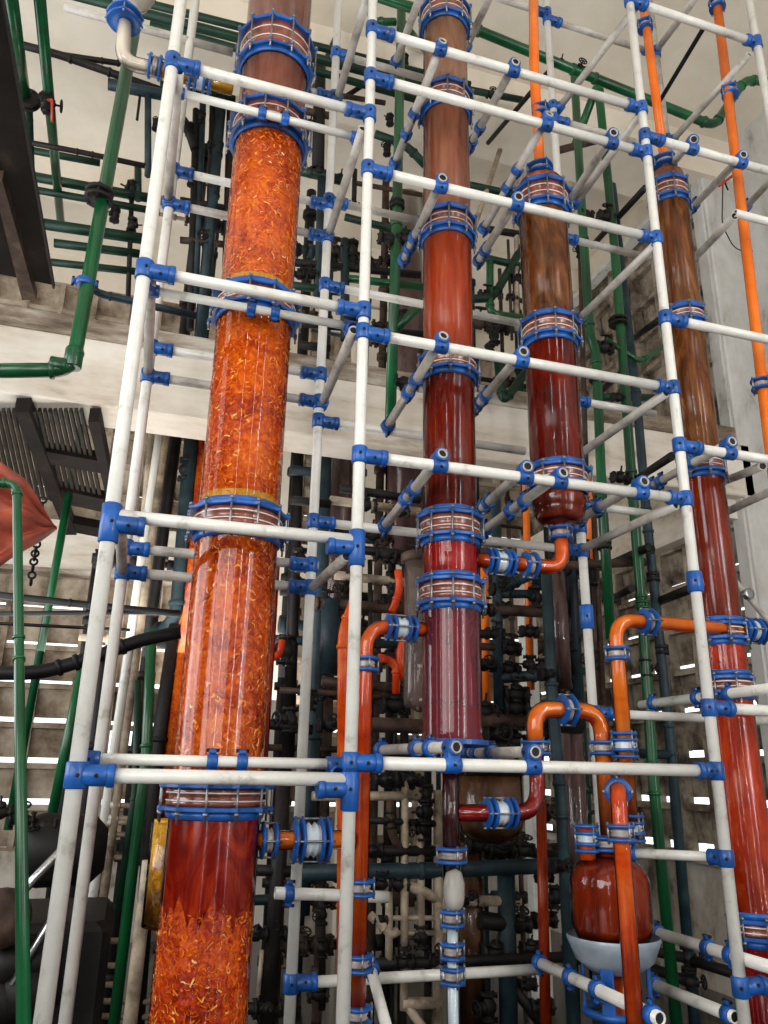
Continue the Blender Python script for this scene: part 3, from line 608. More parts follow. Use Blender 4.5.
# ------------------------------------------------------------------ generic painted pipes, valves, wheels
def valve(par, o, ax, s=.05, m='dark_iron', wheel=None, hand='x'):
    s = s*.78; wheel = rnd.random() < .45 if wheel is None else wheel
    """flanged globe valve: two flanges, belly, bonnet and hand wheel"""
    ax = Vector(ax).normalized(); o = Vector(o); mb = MB()
    mb.lathe([(s*.55, -s*1.5), (s*1.05, -s*1.5), (s*1.05, -s*1.2), (s*.5, -s*1.15), (s*.6, -s*.8), (s*.95, -s*.3), (s*.95, s*.3), (s*.6, s*.8), (s*.5, s*1.15), (s*1.05, s*1.2), (s*1.05, s*1.5), (s*.55, s*1.5)], o, ax, m, 14)
    u, w = frame(ax)
    for k in range(6):
        d = u*math.cos(k*PI/3)+w*math.sin(k*PI/3)
        for t in (-1.35, 1.35): mb.lathe([(s*.14, -s*.3), (s*.14, s*.3)], o+d*s*.95+ax*s*t, ax, m, 6)
    bd = rnd.choice((Vector((0, -1, .15)), Vector((.3, -.4, 1)), Vector((-1, -.3, .3)), Vector((.2, -.2, -1)), Vector((1, -.3, .2)), Vector((-.5, -.7, .6)))) if abs(ax.y) < .6 else Vector((1, 0, 0))
    if abs(ax.z) > .6 and abs(bd.z) > .8: bd = Vector((-1, -.5, 0))
    if abs(ax.x) > .6 and abs(bd.x) > .8: bd = Vector((0, -.5, 1))
    bd = (bd-ax*bd.dot(ax)).normalized()
    mb.lathe([(s*.5, s*.5), (s*.7, s*.95), (s*.7, s*1.15), (s*.3, s*1.2), (s*.16, s*1.4), (s*.16, s*2.2)], o, bd, m, 12)
    v = mb.build('valve', par)
    if wheel:
        mb = MB(); c = o+bd*s*2.1; mb.torus(c, bd, s*.9, s*.13, m, 16, 6); u2, w2 = frame(bd)
        for k in range(3):
            d = u2*math.cos(k*PI/3)+w2*math.sin(k*PI/3); mb.path([c-d*s*.9, c+d*s*.9], s*.09, m, 0, 6)
        mb.build('hand_wheel', v)
    return v
def pflange(par, o, ax, R, m='dark_iron', gap=.02):
    ax = Vector(ax).normalized(); o = Vector(o); mb = MB()
    for t in (-gap/2-.008, gap/2+.008): mb.lathe([(R*.45, -.009), (R*.96, -.009), (R, -.005), (R, .005), (R*.96, .009), (R*.45, .009)], o+ax*t, ax, m, 20)
    u, w = frame(ax)
    for k in range(6):
        d = u*math.cos(k*PI/3)+w*math.sin(k*PI/3); mb.lathe([(.007, -.035), (.007, .035)], o+d*R*.8, ax, m, 6)
    return mb.build('flange', par)
def net(name, label, cat, Y, items, m0='dark_iron', group=None):
    """welded run of pipes: ('p', r, [px points (x, y[, Y])], material), ('v', px, py, size[, axis]), ('f', px, py, R[, axis])"""
    def pt(q): return P(q[0], q[1], q[2] if len(q) > 2 else Y)
    first = next(i for i in items if i[0] == 'p'); root = thing(name, pt(first[2][0]), label, cat, group)
    for it in items:
        if it[0] == 'p':
            mb = MB(); pts = [pt(q) for q in it[2]]; m = it[3] if len(it) > 3 else m0
            mb.path(pts, it[1], m, it[1]*2.6, 12)
            if len(pts) > 2:      # elbow collars
                for i in range(1, len(pts)-1):
                    for j in (i-1, i+1):
                        d = (pts[j]-pts[i]); 
                        if d.length > it[1]*6: mb.lathe([(it[1]*1.02, -it[1]*.35), (it[1]*1.22, -it[1]*.3), (it[1]*1.22, it[1]*.3), (it[1]*1.02, it[1]*.35)], pts[i]+d.normalized()*it[1]*2.6, d, m, 12)
            mb.build('pipe', root)
        else:
            ax = it[4] if len(it) > 4 and it[4] is not None else X_; o = P(it[1], it[2], it[5] if len(it) > 5 else Y)
            if it[0] == 'v': valve(root, o, ax, it[3], m=it[6] if len(it) > 6 else 'dark_iron')
            else: pflange(root, o, ax, it[3], m=it[6] if len(it) > 6 else 'dark_iron')
    return root
G, DG, T, B, K, CR = 'green_paint', 'dark_green_paint', 'teal_paint', 'brown_iron', 'dark_iron', 'cream_pipe'
# ---- green pipes, left
n = net('green_pipe', 'thick bright green pipe dropping past the left post to a low elbow', 'pipe', 3.12, [('p', .03, [(134, 30), (72, 370), (-40, 371)]), ('f', 99, 196, .062, Z_), ], G)
mb = MB(); saddle(n, P(85, 283, 3.12), Z_, .036); mb = MB(); el = P(72, 368, 3.12); mb.lathe([(.034, -.05), (.037, -.045), (.037, .03), (.034, .04)], el+Z_*.05, Z_, G, 14); mb.lathe([(.034, 0), (.037, .005), (.037, .06), (.034, .065)], el-X_*.02, -X_, G, 14); lab(mb.build('elbow', n), 'lighter green elbow')
net('green_pipe', 'green pipe along the ceiling with a black valve and red lever', 'pipe', 5.0, [('p', .035, [(38, -20, 3.6), (61, 225, 6.4)]), ('v', 47, 103, .055, Y_, 4.6), ('p', .008, [(48, 100, 4.5), (52, 100, 4.4), (52, 122, 4.4)], 'red_plastic')], G)
net('green_pipe', 'green ceiling pipe nearest the dark girder at the left edge', 'pipe', 5.0, [('p', .038, [(9, -20, 3.6), (28, 120, 5.0)]), ('f', 28, 100, .08, Y_, 4.7), ('p', .03, [(28, 100, 4.7), (34, 260, 6.6)], DG)], G)
net('green_pipe', 'green plastic pipe with elbow hanging straight down at the left edge', 'pipe', 2.4, [('p', .0135, [(-40, 480), (17, 484), (19, 650, 2.3), (24, 1050, 1.75)])], G)
net('green_pipe', 'slanting green pipe seen below the dark grating', 'pipe', 6.6, [('p', .032, [(86, 400), (8, 830)])], G)
net('green_pipe', 'short green pipe standing behind the left white posts', 'pipe', 5.2, [('p', .03, [(84, 660), (49, 830)]), ('v', 49, 830, .04, Z_)], G)
net('green_pipe', 'dark green pipe between the white ladder and the orange column', 'pipe', 4.2, [('p', .026, [(152, 630), (146, 760), (112, 1040)]), ('p', .018, [(138, 680, 4.6), (135, 790, 4.6), (118, 910, 4.6)], DG)], G)
# ---- green runs under the ceiling
for lb, pts, r, y in (('upper dark green pipe crossing below the ceiling', [(55, -10), (460, 96)], .035, 4.4), ('middle dark green pipe crossing below the ceiling', [(110, -6), (470, 85)], .03, 4.6), ('lowest dark green pipe crossing below the ceiling, just under two others', [(150, 24), (460, 112)], .03, 4.8),
                      ):
    net('green_pipe', lb, 'pipe', y, [('p', r, pts)], DG)
net('green_pipe', 'long green pipe running right under the ceiling to a raised elbow', 'pipe', 4.5, [('p', .036, [(200, -62, 3.9), (467, 26, 3.9), (584, 74, 3.9), (714, 126, 3.9), (745, 80, 3.9), (800, 84, 3.9)]), ('v', 578, 70, .045, X_, 3.9), ('v', 560, 64, .04, X_, 3.9)], G)
net('pipe_run', 'group of level green pipes crossing beside the flanged green pipe', 'pipes', 5.8, [('p', .04, [(30, 176), (165, 201)]), ('p', .03, [(36, 190), (160, 212)], DG), ('p', .03, [(30, 150), (100, 163)], 'dark_green_paint'), ('p', .045, [(44, 224), (150, 240)]), ('p', .035, [(54, 243), (140, 254)]), ('p', .03, [(50, 262), (140, 272)]), ('p', .03, [(138, 165), (138, 200)]), ('v', 132, 190, .06, Z_), ('v', 132, 225, .05, Z_), ('v', 115, 215, .05, Z_), ('p', .02, [(132, 190), (128, 300)], K)], DG)
net('black_pipe', 'black pipe pair crossing the ceiling at the upper left', 'pipe', 5.0, [('p', .03, [(10, 42), (60, 55), (120, 76), (165, 92)]), ('p', .022, [(50, 53), (110, 62), (150, 68)]), ('p', .02, [(32, 143), (85, 153), (150, 167)]), ('p', .045, [(108, 84), (170, 96)], T), ('p', .025, [(148, 84), (148, 176)], T), ('v', 156, 125, .035, Z_), ('p', .01, [(140, 96), (137, 120)])], K)
# ---- dark vertical bundle behind the widest column
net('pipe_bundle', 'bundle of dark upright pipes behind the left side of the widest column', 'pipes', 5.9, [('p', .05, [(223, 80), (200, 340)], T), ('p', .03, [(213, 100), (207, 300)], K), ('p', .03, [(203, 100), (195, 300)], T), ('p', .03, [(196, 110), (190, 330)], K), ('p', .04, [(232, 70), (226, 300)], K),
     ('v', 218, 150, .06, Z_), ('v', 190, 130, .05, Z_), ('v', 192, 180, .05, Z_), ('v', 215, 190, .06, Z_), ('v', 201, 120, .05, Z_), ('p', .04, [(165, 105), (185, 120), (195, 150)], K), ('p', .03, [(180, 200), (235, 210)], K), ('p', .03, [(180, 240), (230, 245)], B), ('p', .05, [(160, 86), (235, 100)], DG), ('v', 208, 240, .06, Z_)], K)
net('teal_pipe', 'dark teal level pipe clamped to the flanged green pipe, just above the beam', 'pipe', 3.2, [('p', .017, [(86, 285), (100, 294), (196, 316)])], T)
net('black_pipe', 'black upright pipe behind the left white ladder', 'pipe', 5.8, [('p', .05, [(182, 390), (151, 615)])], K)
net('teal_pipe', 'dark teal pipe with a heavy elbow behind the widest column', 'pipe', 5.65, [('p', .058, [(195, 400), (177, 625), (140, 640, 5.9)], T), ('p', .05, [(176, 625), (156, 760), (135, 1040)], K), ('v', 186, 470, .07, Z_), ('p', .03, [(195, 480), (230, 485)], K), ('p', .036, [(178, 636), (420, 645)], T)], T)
net('black_hose', 'sagging black hose crossing low behind the left white posts', 'hose', 3.9, [('p', .032, [(-30, 673), (40, 673), (95, 657), (140, 640), (180, 632)])], 'black_rubber')
net('black_cable', 'thin black cables crossing level over the breeze block wall at left', 'cable', 5.0, [('p', .022, [(-30, 592), (80, 604), (180, 614)]), ('p', .014, [(-30, 614), (180, 612)]), ('p', .01, [(-30, 622), (130, 630)])], 'black_rubber')
# ---- green uprights, right of the domed column
net('green_pipe', 'green upright pipe just right of the domed column', 'pipe', 4.2, [('p', .032, [(574, 70), (583, 230), (590, 335), (596, 352), (602, 496), (611, 640)]), ('v', 586, 214, .045, X_), ('f', 596, 378, .05, Z_), ('f', 604, 545, .05, Z_), ('p', .03, [(598, 140, 4.3), (560, 150, 4.4)], B)], G)
net('green_pipe', 'tall green upright pipe with flange and side lever valve', 'pipe', 4.3, [('p', .034, [(575, 145, 4.5), (598, 83), (614, 240), (632, 484), (642, 610), (653, 778), (678, 1040)]), ('f', 618, 322, .07, Z_), ('p', .02, [(606, 340), (640, 362), (664, 346)]), ('v', 604, 348, .055, X_), ('v', 606, 217, .055, X_), ('f', 643, 605, .05, Z_, 4.3, G), ('v', 646, 668, .045, Z_), ('v', 620, 478, .05, X_), ('v', 618, 398, .04, X_)], G)
net('teal_pipe', 'slate upright pipe beside the tall green upright', 'pipe', 4.4, [('p', .032, [(612, 185), (637, 403), (647, 520), (670, 740), (696, 1040)]), ('f', 653, 577, .045, Z_), ('f', 662, 650, .045, Z_), ('p', .03, [(644, 562), (560, 566)], B), ('p', .03, [(600, 752), (672, 755)], T), ('p', .03, [(690, 960), (740, 975, 4.0)], K), ('p', .03, [(686, 958), (620, 944, 5.0)], K), ('v', 688, 958, .05, Z_), ('v', 690, 982, .05, Z_), ('p', .03, [(690, 982), (630, 960, 5.0)], K)], T)
net('pipe_run', 'black back to front rods and pipes beside the domed column', 'pipes', 4.6, [('p', .025, [(592, 246, 5.0), (645, 188, 3.9)]), ('p', .025, [(625, 344, 4.8), (662, 318, 4.0)]), ('p', .025, [(598, 394, 5.0), (622, 372, 4.3)]), ('p', .028, [(601, 568, 5.2), (645, 549, 4.2)]), ('p', .025, [(610, 600, 5.0), (632, 588, 4.3)]), ('p', .03, [(603, 397), (654, 398)], DG), ('p', .025, [(635, 480, 4.4), (672, 456, 3.4)]), ('v', 645, 549, .035, Y_, 4.2), ('v', 610, 600, .045, Y_, 5.0), ('p', .02, [(488, 143, 5.2), (550, 70, 4.0)]), ('p', .03, [(650, 605), (700, 585, 3.8)]), ('p', .02, [(593, 500), (603, 700)], B), ('p', .04, [(570, 520), (576, 700)], T), ('p', .03, [(585, 540), (592, 700)], K), ('v', 575, 570, .06, X_), ('v', 590, 575, .06, Z_), ('v', 592, 660, .05, Z_), ('v', 570, 640, .05, X_)], K)
mb = MB(); mb.cyl(P(706, 24, 2.75), P(658, 104, 3.3), .014, 'black_rubber', 10); tag(mb.build('steel_rod'), 'thin black rod sloping between the top right white tubes', 'rod')
# ---- centre upper clutter
net('green_pipe', 'green upright pipe with round valves behind the middle white post', 'pipe', 4.3, [('p', .036, [(402, -20), (397, 214), (390, 430)]), ('v', 404, 240, .055, X_), ('v', 389, 239, .06, X_), ('v', 404, 383, .06, X_), ('f', 397, 205, .055, Z_), ('p', .03, [(395, 22), (372, 22), (372, -40)]), ('p', .03, [(395, 330), (425, 300)]), ('p', .03, [(402, 22), (425, 50, 4.9)])], G)
net('valve_run', 'tangle of dark green pipes and valves between the two left columns, upper half', 'pipes', 4.9, [('p', .035, [(375, 134), (406, 145), (425, 165)], DG), ('v', 390, 120, .04, Z_), ('v', 387, 150, .04, Z_), ('p', .022, [(307, 90), (385, 103)], B), ('p', .02, [(335, 38), (312, 92)], B), ('p', .02, [(345, 97), (368, 82)], K), ('p', .02, [(355, 183), (422, 195)], B),
     ('p', .04, [(298, 170), (345, 181)], DG), ('v', 318, 174, .055, X_), ('v', 340, 180, .05, X_), ('p', .035, [(322, 180), (318, 300)], T), ('p', .03, [(345, 217), (412, 234)], DG), ('v', 369, 265, .06, X_), ('p', .03, [(343, 278), (425, 287)], G), ('p', .035, [(345, 240), (345, 340)], T), ('v', 352, 250, .06, Z_), ('p', .03, [(290, 262), (420, 275)], K), ('p', .03, [(290, 285), (340, 292)], DG), ('v', 300, 275, .05, X_), ('v', 310, 275, .05, X_),
     ('p', .03, [(290, 322), (425, 335)], K), ('v', 380, 326, .05, X_), ('v', 402, 318, .045, Z_), ('v', 350, 318, .05, X_), ('p', .02, [(355, 170), (354, 200)], K), ('v', 354, 205, .035, X_), ('p', .03, [(300, 345), (330, 348)], K), ('v', 333, 262, .05, Z_), ('p', .05, [(320, 60), (318, 170)], K), ('p', .03, [(300, 110), (330, 116)], B), ('v', 310, 125, .045, X_), ('v', 405, 60, .04, Z_)], DG)
net('valve_run', 'green pipes and valves seen between the middle and the domed column', 'pipes', 4.8, [('p', .03, [(486, 258), (524, 267)], DG), ('p', .034, [(524, 244), (493, 298), (470, 299)], DG), ('p', .03, [(490, 262), (490, 314), (524, 318)], G), ('p', .034, [(526, 372), (503, 403), (498, 360)], DG), ('v', 494, 336, .055, Z_), ('v', 486, 296, .05, X_), ('v', 490, 352, .05, Z_), ('v', 512, 298, .035, X_), ('p', .02, [(512, 298), (526, 302)], B), ('p', .022, [(500, 150), (470, 240)], CR), ('p', .03, [(470, 185), (530, 198)], DG), ('p', .03, [(480, 228), (530, 236)], K), ('p', .012, [(508, 240), (512, 340)], B), ('p', .02, [(516, 170), (517, 330)], CR), ('p', .03, [(470, 90), (522, 100)], DG), ('v', 492, 96, .04, X_), ('v', 518, 280, .05, X_), ('p', .02, [(580, 245), (586, 470)], B), ('v', 580, 252, .04, Z_)], DG)
# ---- centre lower clutter
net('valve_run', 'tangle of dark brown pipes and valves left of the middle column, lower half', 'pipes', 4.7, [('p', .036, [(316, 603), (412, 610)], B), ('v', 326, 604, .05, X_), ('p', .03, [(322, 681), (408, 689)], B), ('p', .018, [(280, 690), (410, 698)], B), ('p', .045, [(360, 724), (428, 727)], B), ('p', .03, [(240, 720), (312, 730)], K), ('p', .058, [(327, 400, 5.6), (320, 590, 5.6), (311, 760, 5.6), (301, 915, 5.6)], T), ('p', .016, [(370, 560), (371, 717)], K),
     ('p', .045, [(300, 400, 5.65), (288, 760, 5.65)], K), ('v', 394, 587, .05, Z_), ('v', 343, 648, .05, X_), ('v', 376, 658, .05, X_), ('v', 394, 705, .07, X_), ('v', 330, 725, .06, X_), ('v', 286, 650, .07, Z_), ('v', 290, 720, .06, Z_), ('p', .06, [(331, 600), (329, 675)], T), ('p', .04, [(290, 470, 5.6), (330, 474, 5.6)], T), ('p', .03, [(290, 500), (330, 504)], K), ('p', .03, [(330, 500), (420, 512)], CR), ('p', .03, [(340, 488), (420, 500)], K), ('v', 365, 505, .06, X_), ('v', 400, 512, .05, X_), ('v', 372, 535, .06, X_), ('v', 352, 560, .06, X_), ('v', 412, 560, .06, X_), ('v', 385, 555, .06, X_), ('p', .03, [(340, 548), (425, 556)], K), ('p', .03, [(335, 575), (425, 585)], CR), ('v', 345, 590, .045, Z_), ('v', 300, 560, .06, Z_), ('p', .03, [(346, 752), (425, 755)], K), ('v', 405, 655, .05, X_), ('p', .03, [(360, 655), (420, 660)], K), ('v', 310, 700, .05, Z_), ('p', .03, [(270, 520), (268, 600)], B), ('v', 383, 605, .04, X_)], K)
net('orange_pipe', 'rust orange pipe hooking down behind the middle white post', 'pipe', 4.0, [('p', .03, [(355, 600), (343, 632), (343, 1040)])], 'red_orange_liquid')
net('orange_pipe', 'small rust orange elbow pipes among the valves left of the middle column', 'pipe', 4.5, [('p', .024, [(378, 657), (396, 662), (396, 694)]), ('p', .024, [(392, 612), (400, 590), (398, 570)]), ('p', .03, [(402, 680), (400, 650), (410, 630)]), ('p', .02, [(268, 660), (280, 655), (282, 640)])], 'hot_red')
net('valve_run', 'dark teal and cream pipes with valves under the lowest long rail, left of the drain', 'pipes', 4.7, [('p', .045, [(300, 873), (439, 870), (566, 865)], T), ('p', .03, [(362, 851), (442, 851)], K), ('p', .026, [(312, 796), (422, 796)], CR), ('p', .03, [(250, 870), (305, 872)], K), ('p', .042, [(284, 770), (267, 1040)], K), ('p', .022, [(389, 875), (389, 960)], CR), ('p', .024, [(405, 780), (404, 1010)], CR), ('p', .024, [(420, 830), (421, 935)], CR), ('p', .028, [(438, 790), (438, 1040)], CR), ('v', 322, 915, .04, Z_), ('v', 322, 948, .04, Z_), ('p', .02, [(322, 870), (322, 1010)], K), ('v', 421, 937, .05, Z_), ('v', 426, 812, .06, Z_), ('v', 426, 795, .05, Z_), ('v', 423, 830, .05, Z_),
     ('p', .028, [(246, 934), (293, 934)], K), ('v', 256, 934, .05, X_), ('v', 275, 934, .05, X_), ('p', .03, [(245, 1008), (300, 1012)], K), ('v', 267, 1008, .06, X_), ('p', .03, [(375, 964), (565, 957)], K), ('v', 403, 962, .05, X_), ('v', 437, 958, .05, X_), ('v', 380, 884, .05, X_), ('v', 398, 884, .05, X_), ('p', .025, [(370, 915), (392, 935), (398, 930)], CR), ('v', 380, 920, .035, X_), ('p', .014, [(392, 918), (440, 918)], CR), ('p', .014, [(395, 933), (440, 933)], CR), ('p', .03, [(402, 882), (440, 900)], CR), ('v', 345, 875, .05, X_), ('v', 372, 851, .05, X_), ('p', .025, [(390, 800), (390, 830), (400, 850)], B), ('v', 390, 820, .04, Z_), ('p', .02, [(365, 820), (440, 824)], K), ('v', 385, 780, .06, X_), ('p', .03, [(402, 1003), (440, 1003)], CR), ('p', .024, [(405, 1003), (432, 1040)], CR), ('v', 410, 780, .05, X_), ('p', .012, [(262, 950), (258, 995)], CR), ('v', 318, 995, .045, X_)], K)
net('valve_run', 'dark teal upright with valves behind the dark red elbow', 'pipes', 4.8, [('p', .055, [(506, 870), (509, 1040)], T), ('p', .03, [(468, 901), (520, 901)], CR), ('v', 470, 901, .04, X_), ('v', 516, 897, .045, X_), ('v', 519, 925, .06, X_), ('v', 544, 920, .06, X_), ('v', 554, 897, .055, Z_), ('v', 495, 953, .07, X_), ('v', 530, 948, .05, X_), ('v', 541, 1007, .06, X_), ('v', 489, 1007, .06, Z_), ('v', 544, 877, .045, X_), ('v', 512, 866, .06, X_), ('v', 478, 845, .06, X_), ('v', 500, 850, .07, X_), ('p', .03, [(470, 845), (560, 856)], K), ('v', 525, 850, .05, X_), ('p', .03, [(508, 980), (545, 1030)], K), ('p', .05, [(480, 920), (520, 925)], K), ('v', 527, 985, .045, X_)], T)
net('orange_pipe', 'dark red upright pipe between the brown tank and the vessel', 'pipe', 4.4, [('p', .03, [(541, 800), (546, 1040)])], 'brick_red')
net('valve_run', 'grey and brown pipes with black valves right of the middle column', 'pipes', 4.6, [('p', .034, [(496, 500), (499, 710)], T), ('p', .038, [(488, 609), (556, 613)], B), ('v', 484, 610, .05, X_), ('p', .03, [(476, 634), (502, 634)], K), ('v', 495, 634, .05, X_), ('p', .025, [(476, 646), (512, 649)], B), ('v', 510, 649, .055, X_), ('v', 484, 665, .055, X_), ('v', 508, 669, .055, X_), ('p', .03, [(476, 663), (520, 670)], K), ('p', .036, [(497, 592), (526, 576), (548, 571)], T), ('p', .03, [(500, 594), (535, 594)], T), ('v', 536, 598, .06, Z_), ('p', .035, [(499, 678), (546, 675), (572, 680)], T), ('v', 566, 560, .07, X_), ('v', 500, 590, .055, X_), ('v', 529, 632, .05, X_), ('v', 530, 665, .05, Z_), ('v', 542, 668, .05, Z_), ('v', 502, 606, .045, X_), ('v', 515, 695, .07, X_), ('v', 515, 708, .07, X_), ('v', 497, 735, .07, X_), ('p', .05, [(474, 719), (526, 723)], B), ('v', 484, 712, .07, X_), ('v', 505, 728, .06, X_), ('v', 515, 742, .06, X_), ('v', 552, 720, .07, X_), ('p', .06, [(545, 722), (580, 725)], K), ('p', .04, [(476, 745), (540, 750)], K), ('v', 563, 668, .06, X_), ('p', .012, [(497, 525), (522, 528)], K), ('v', 555, 605, .06, X_)], T)
net('orange_pipe', 'thin orange upright pipe seen behind the elbow of the domed column', 'pipe', 4.9, [('p', .026, [(525, 470), (531, 690)]), ('f', 529, 632, .05, Z_)], 'orange_opaque')
net('orange_pipe', 'thin orange upright pipe behind the right foot of the domed column', 'pipe', 4.9, [('p', .03, [(588, 480), (591, 560)]), ('p', .03, [(591, 560), (600, 705)], B)], 'orange_opaque')
net('orange_pipe', 'faint orange upright pipe just right of the middle column', 'pipe', 5.2, [('p', .03, [(484, 560), (487, 715)])], 'orange_opaque')
# ---- back columns and tanks
def tankc(label, pxl, pxr, pyref, Y, ytop, ybot, mat, name='back_column', cat='glass column', gm='clear_glass', rnd_b=True, shell=True):
    a = P(pxl, pyref, Y); b = P(pxr, pyref, Y); X = (a.x+b.x)/2; R = (b.x-a.x)/2*.96; z1 = P((pxl+pxr)/2, ytop, Y).z; z0 = P((pxl+pxr)/2, ybot, Y).z
    root = thing(name, (X, Y, z0), label, cat); L = z1-z0
    pr = ([(R*.2, 0), (R*.6, .02), (R*.9, R*.35), (R, R*.7)] if rnd_b else [(R, 0)])+[(R, L)]
    mb = MB(); mb.lathe(pr, (X, Y, z0), Z_, gm, 30, cap=True); s = mb.build('shell', root)
    if shell: mb = MB(); mb.lathe([(r*.93, t+.01) for r, t in pr], (X, Y, z0), Z_, mat, 30); mb.build('liquid', s)
    return root, X, z0, z1, R
bc = tankc('orange packed column half hidden behind the widest column', 158, 232, 730, 5.75, 395, 860, 'orange_packing', rnd_b=False)
chips(bc[0], bc[1], 5.75, bc[4], bc[2], bc[3], 1200)
tankc('yellow orange column low behind the left of the widest column', 142, 215, 900, 3.7, 822, 925, 'yellow_packing', rnd_b=False)
tankc('narrow rust orange column showing at the right of the widest column', 236, 271, 720, 3.75, 560, 800, 'hot_red', rnd_b=False)
tankc('mauve glass column behind the left of the middle column', 385, 424, 515, 5.9, 200, 560, 'mauve_film', rnd_b=False)
bt = tankc('grey glass tank with a rounded foot left of the middle column', 404, 436, 660, 4.1, 555, 712, 'mauve_film', gm='grey_glass', shell=False)
mb = MB(); mb.lathe([(bt[4]*1.03, 0), (bt[4]*1.25, .01), (bt[4]*1.25, .05), (bt[4]*1.03, .06)], (bt[1], 4.1, bt[3]-.05), Z_, 'brown_iron', 24); mb.build('flange', bt[0])
bt = tankc('brown round tank behind the dark red elbow pipe', 458, 521, 800, 4.2, 770, 845, 'amber_tank', name='brown_tank', cat='tank')
mb = MB(); mb.lathe([(bt[4]*1.0, 0), (bt[4]*1.15, .01), (bt[4]*1.15, .05), (bt[4]*1.0, .06)], (bt[1], 4.2, bt[3]-.03), Z_, 'dark_iron', 24); mb.build('flange', bt[0])
tankc('dark brown column standing below the brown tank', 459, 484, 930, 4.9, 845, 1045, 'amber_tank', rnd_b=False)
bt = tankc('pinkish brown column beside a teal pipe behind the orange arch', 550, 568, 620, 4.5, 570, 690, 'mauve_film', rnd_b=False)
net('teal_pipe', 'teal upright pipe against the pinkish brown column', 'pipe', 4.3, [('p', .035, [(546, 566), (552, 700), (561, 800), (574, 1040)]), ('v', 549, 675, .05, X_), ('v', 562, 866, .05, X_)], T)
tankc('reddish brown column left of the round vessel', 566, 586, 800, 4.8, 700, 870, 'mauve_film')
tankc('reddish brown column under the domed column, behind the pipes', 330, 352, 500, 5.9, 400, 620, 'mauve_film', rnd_b=False)
# dense far pipework in the second bay
def far(label, X0, X1, nv, nh, seed, zt):
    r2 = random.Random(seed); root = thing('pipe_bundle', ((X0+X1)/2, 6.6, 0), label, 'pipes')
    xs = []
    for i in range(nv):
        x = X0+(X1-X0)*(i+.5+r2.uniform(-.35, .35))/nv; y = r2.uniform(5.8, 7.4); r = r2.choice((.02, .028, .035, .05)); m = r2.choice((K, K, B, B, T, CR, DG)); z1 = r2.choice((3.2, zt, zt, 2.4))
        mb = MB(); z0 = r2.choice((0, 0, .7)); mb.cyl((x, y, z0), (x, y, z1), r, m, 10)
        z = z0+.3
        while z < z1: mb.lathe([(r, -.03), (r*1.5, -.03), (r*1.5, .03), (r, .03)], (x, y, z), Z_, m, 10); z += r2.uniform(.5, 1.1)
        mb.build('pipe', root); xs.append((x, y, r, z1))
    for i in range(nh):
        z = .4+(zt-1.0)*(i+r2.random())/nh; a = r2.uniform(X0, X1-.9); b = min(X1, a+r2.uniform(.8, 2.2)); y = r2.uniform(5.75, 6.6); r = r2.choice((.018, .025, .035, .045)); m = r2.choice((K, K, B, T, CR))
        if 3.6 < z < 4.6: continue
        mb = MB(); mb.cyl((a, y, z), (b, y, z), r, m, 10)
        for k in range(3): xx = r2.uniform(a, b); mb.lathe([(r, -.03), (r*1.6, -.03), (r*1.6, .03), (r, .03)], (xx, y, z), X_, m, 10)
        mb.build('pipe', root)
        for k in range(3): valve(root, (r2.uniform(a+.1, b-.1), y, z), X_, r2.uniform(.06, .095), m=r2.choice((K, K, B)))
    return root
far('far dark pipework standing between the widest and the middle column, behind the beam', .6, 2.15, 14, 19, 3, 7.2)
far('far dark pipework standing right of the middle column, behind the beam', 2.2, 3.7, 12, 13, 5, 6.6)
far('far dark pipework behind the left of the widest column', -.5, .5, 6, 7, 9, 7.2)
# white channel behind the red elbow
mb = MB(); a = P(534, 790, 5.4); mb.box((a.x, 5.4, 1.5), (.12, .1, 2.6), 'white_paint', bev=.01); tag(mb.build('steel_channel'), 'white upright channel behind the dark red elbow', 'post')
# ---- white plastic ladder at the left
lad = thing('pipe_ladder', P(105, 800, 5.6), 'pair of thin white plastic pipes with short rungs left of the widest column', 'pipes')
for p0, p1 in (((165, 395), (77, 1010)), ((171, 395), (88, 1010))):
    a = P(*p0, 5.6); b = P(*p1, 5.6); mb = MB(); mb.cyl(a, b, .03, 'white_paint' if p0[0] < 168 else 'cream_pipe', 12); s = mb.build('upright', lad)
for y, x0, x1 in ((805, 112, 138), (818, 110, 138), (822, 108, 138), (834, 107, 138), (857, 100, 130), (940, 92, 118), (965, 90, 120), (984, 87, 122), (1001, 84, 152), (1016, 82, 150)):
    mb = MB(); mb.cyl(P(x0, y, 5.6), P(x1, y+1, 5.63), .017, 'cream_pipe', 10); mb.lathe([(.022, -.03), (.026, -.02), (.026, .02), (.022, .03)], P(x0+3, y, 5.6), X_, 'white_paint', 10); mb.build('rung', lad)
tube_ = thing('plastic_pipe', P(170, 430, 4.9), 'pale upright pipe seen under the beam behind the left posts', 'pipe')
mb = MB(); mb.cyl(P(156, 395, 5.7), P(142, 560, 5.7), .036, 'cream_pipe', 12); mb.cyl(P(142, 560, 5.7), P(129, 700, 5.7), .036, 'white_paint', 12); mb.build('pipe', tube_)
mb = MB(); a = P(158, 840, 4.0); mb.cyl(P(149, 860, 4.0), P(128, 1040, 4.0), .03, 'cream_pipe', 12); tag(mb.build('plastic_pipe'), 'cream stained pipe along the foot of the widest column', 'pipe')
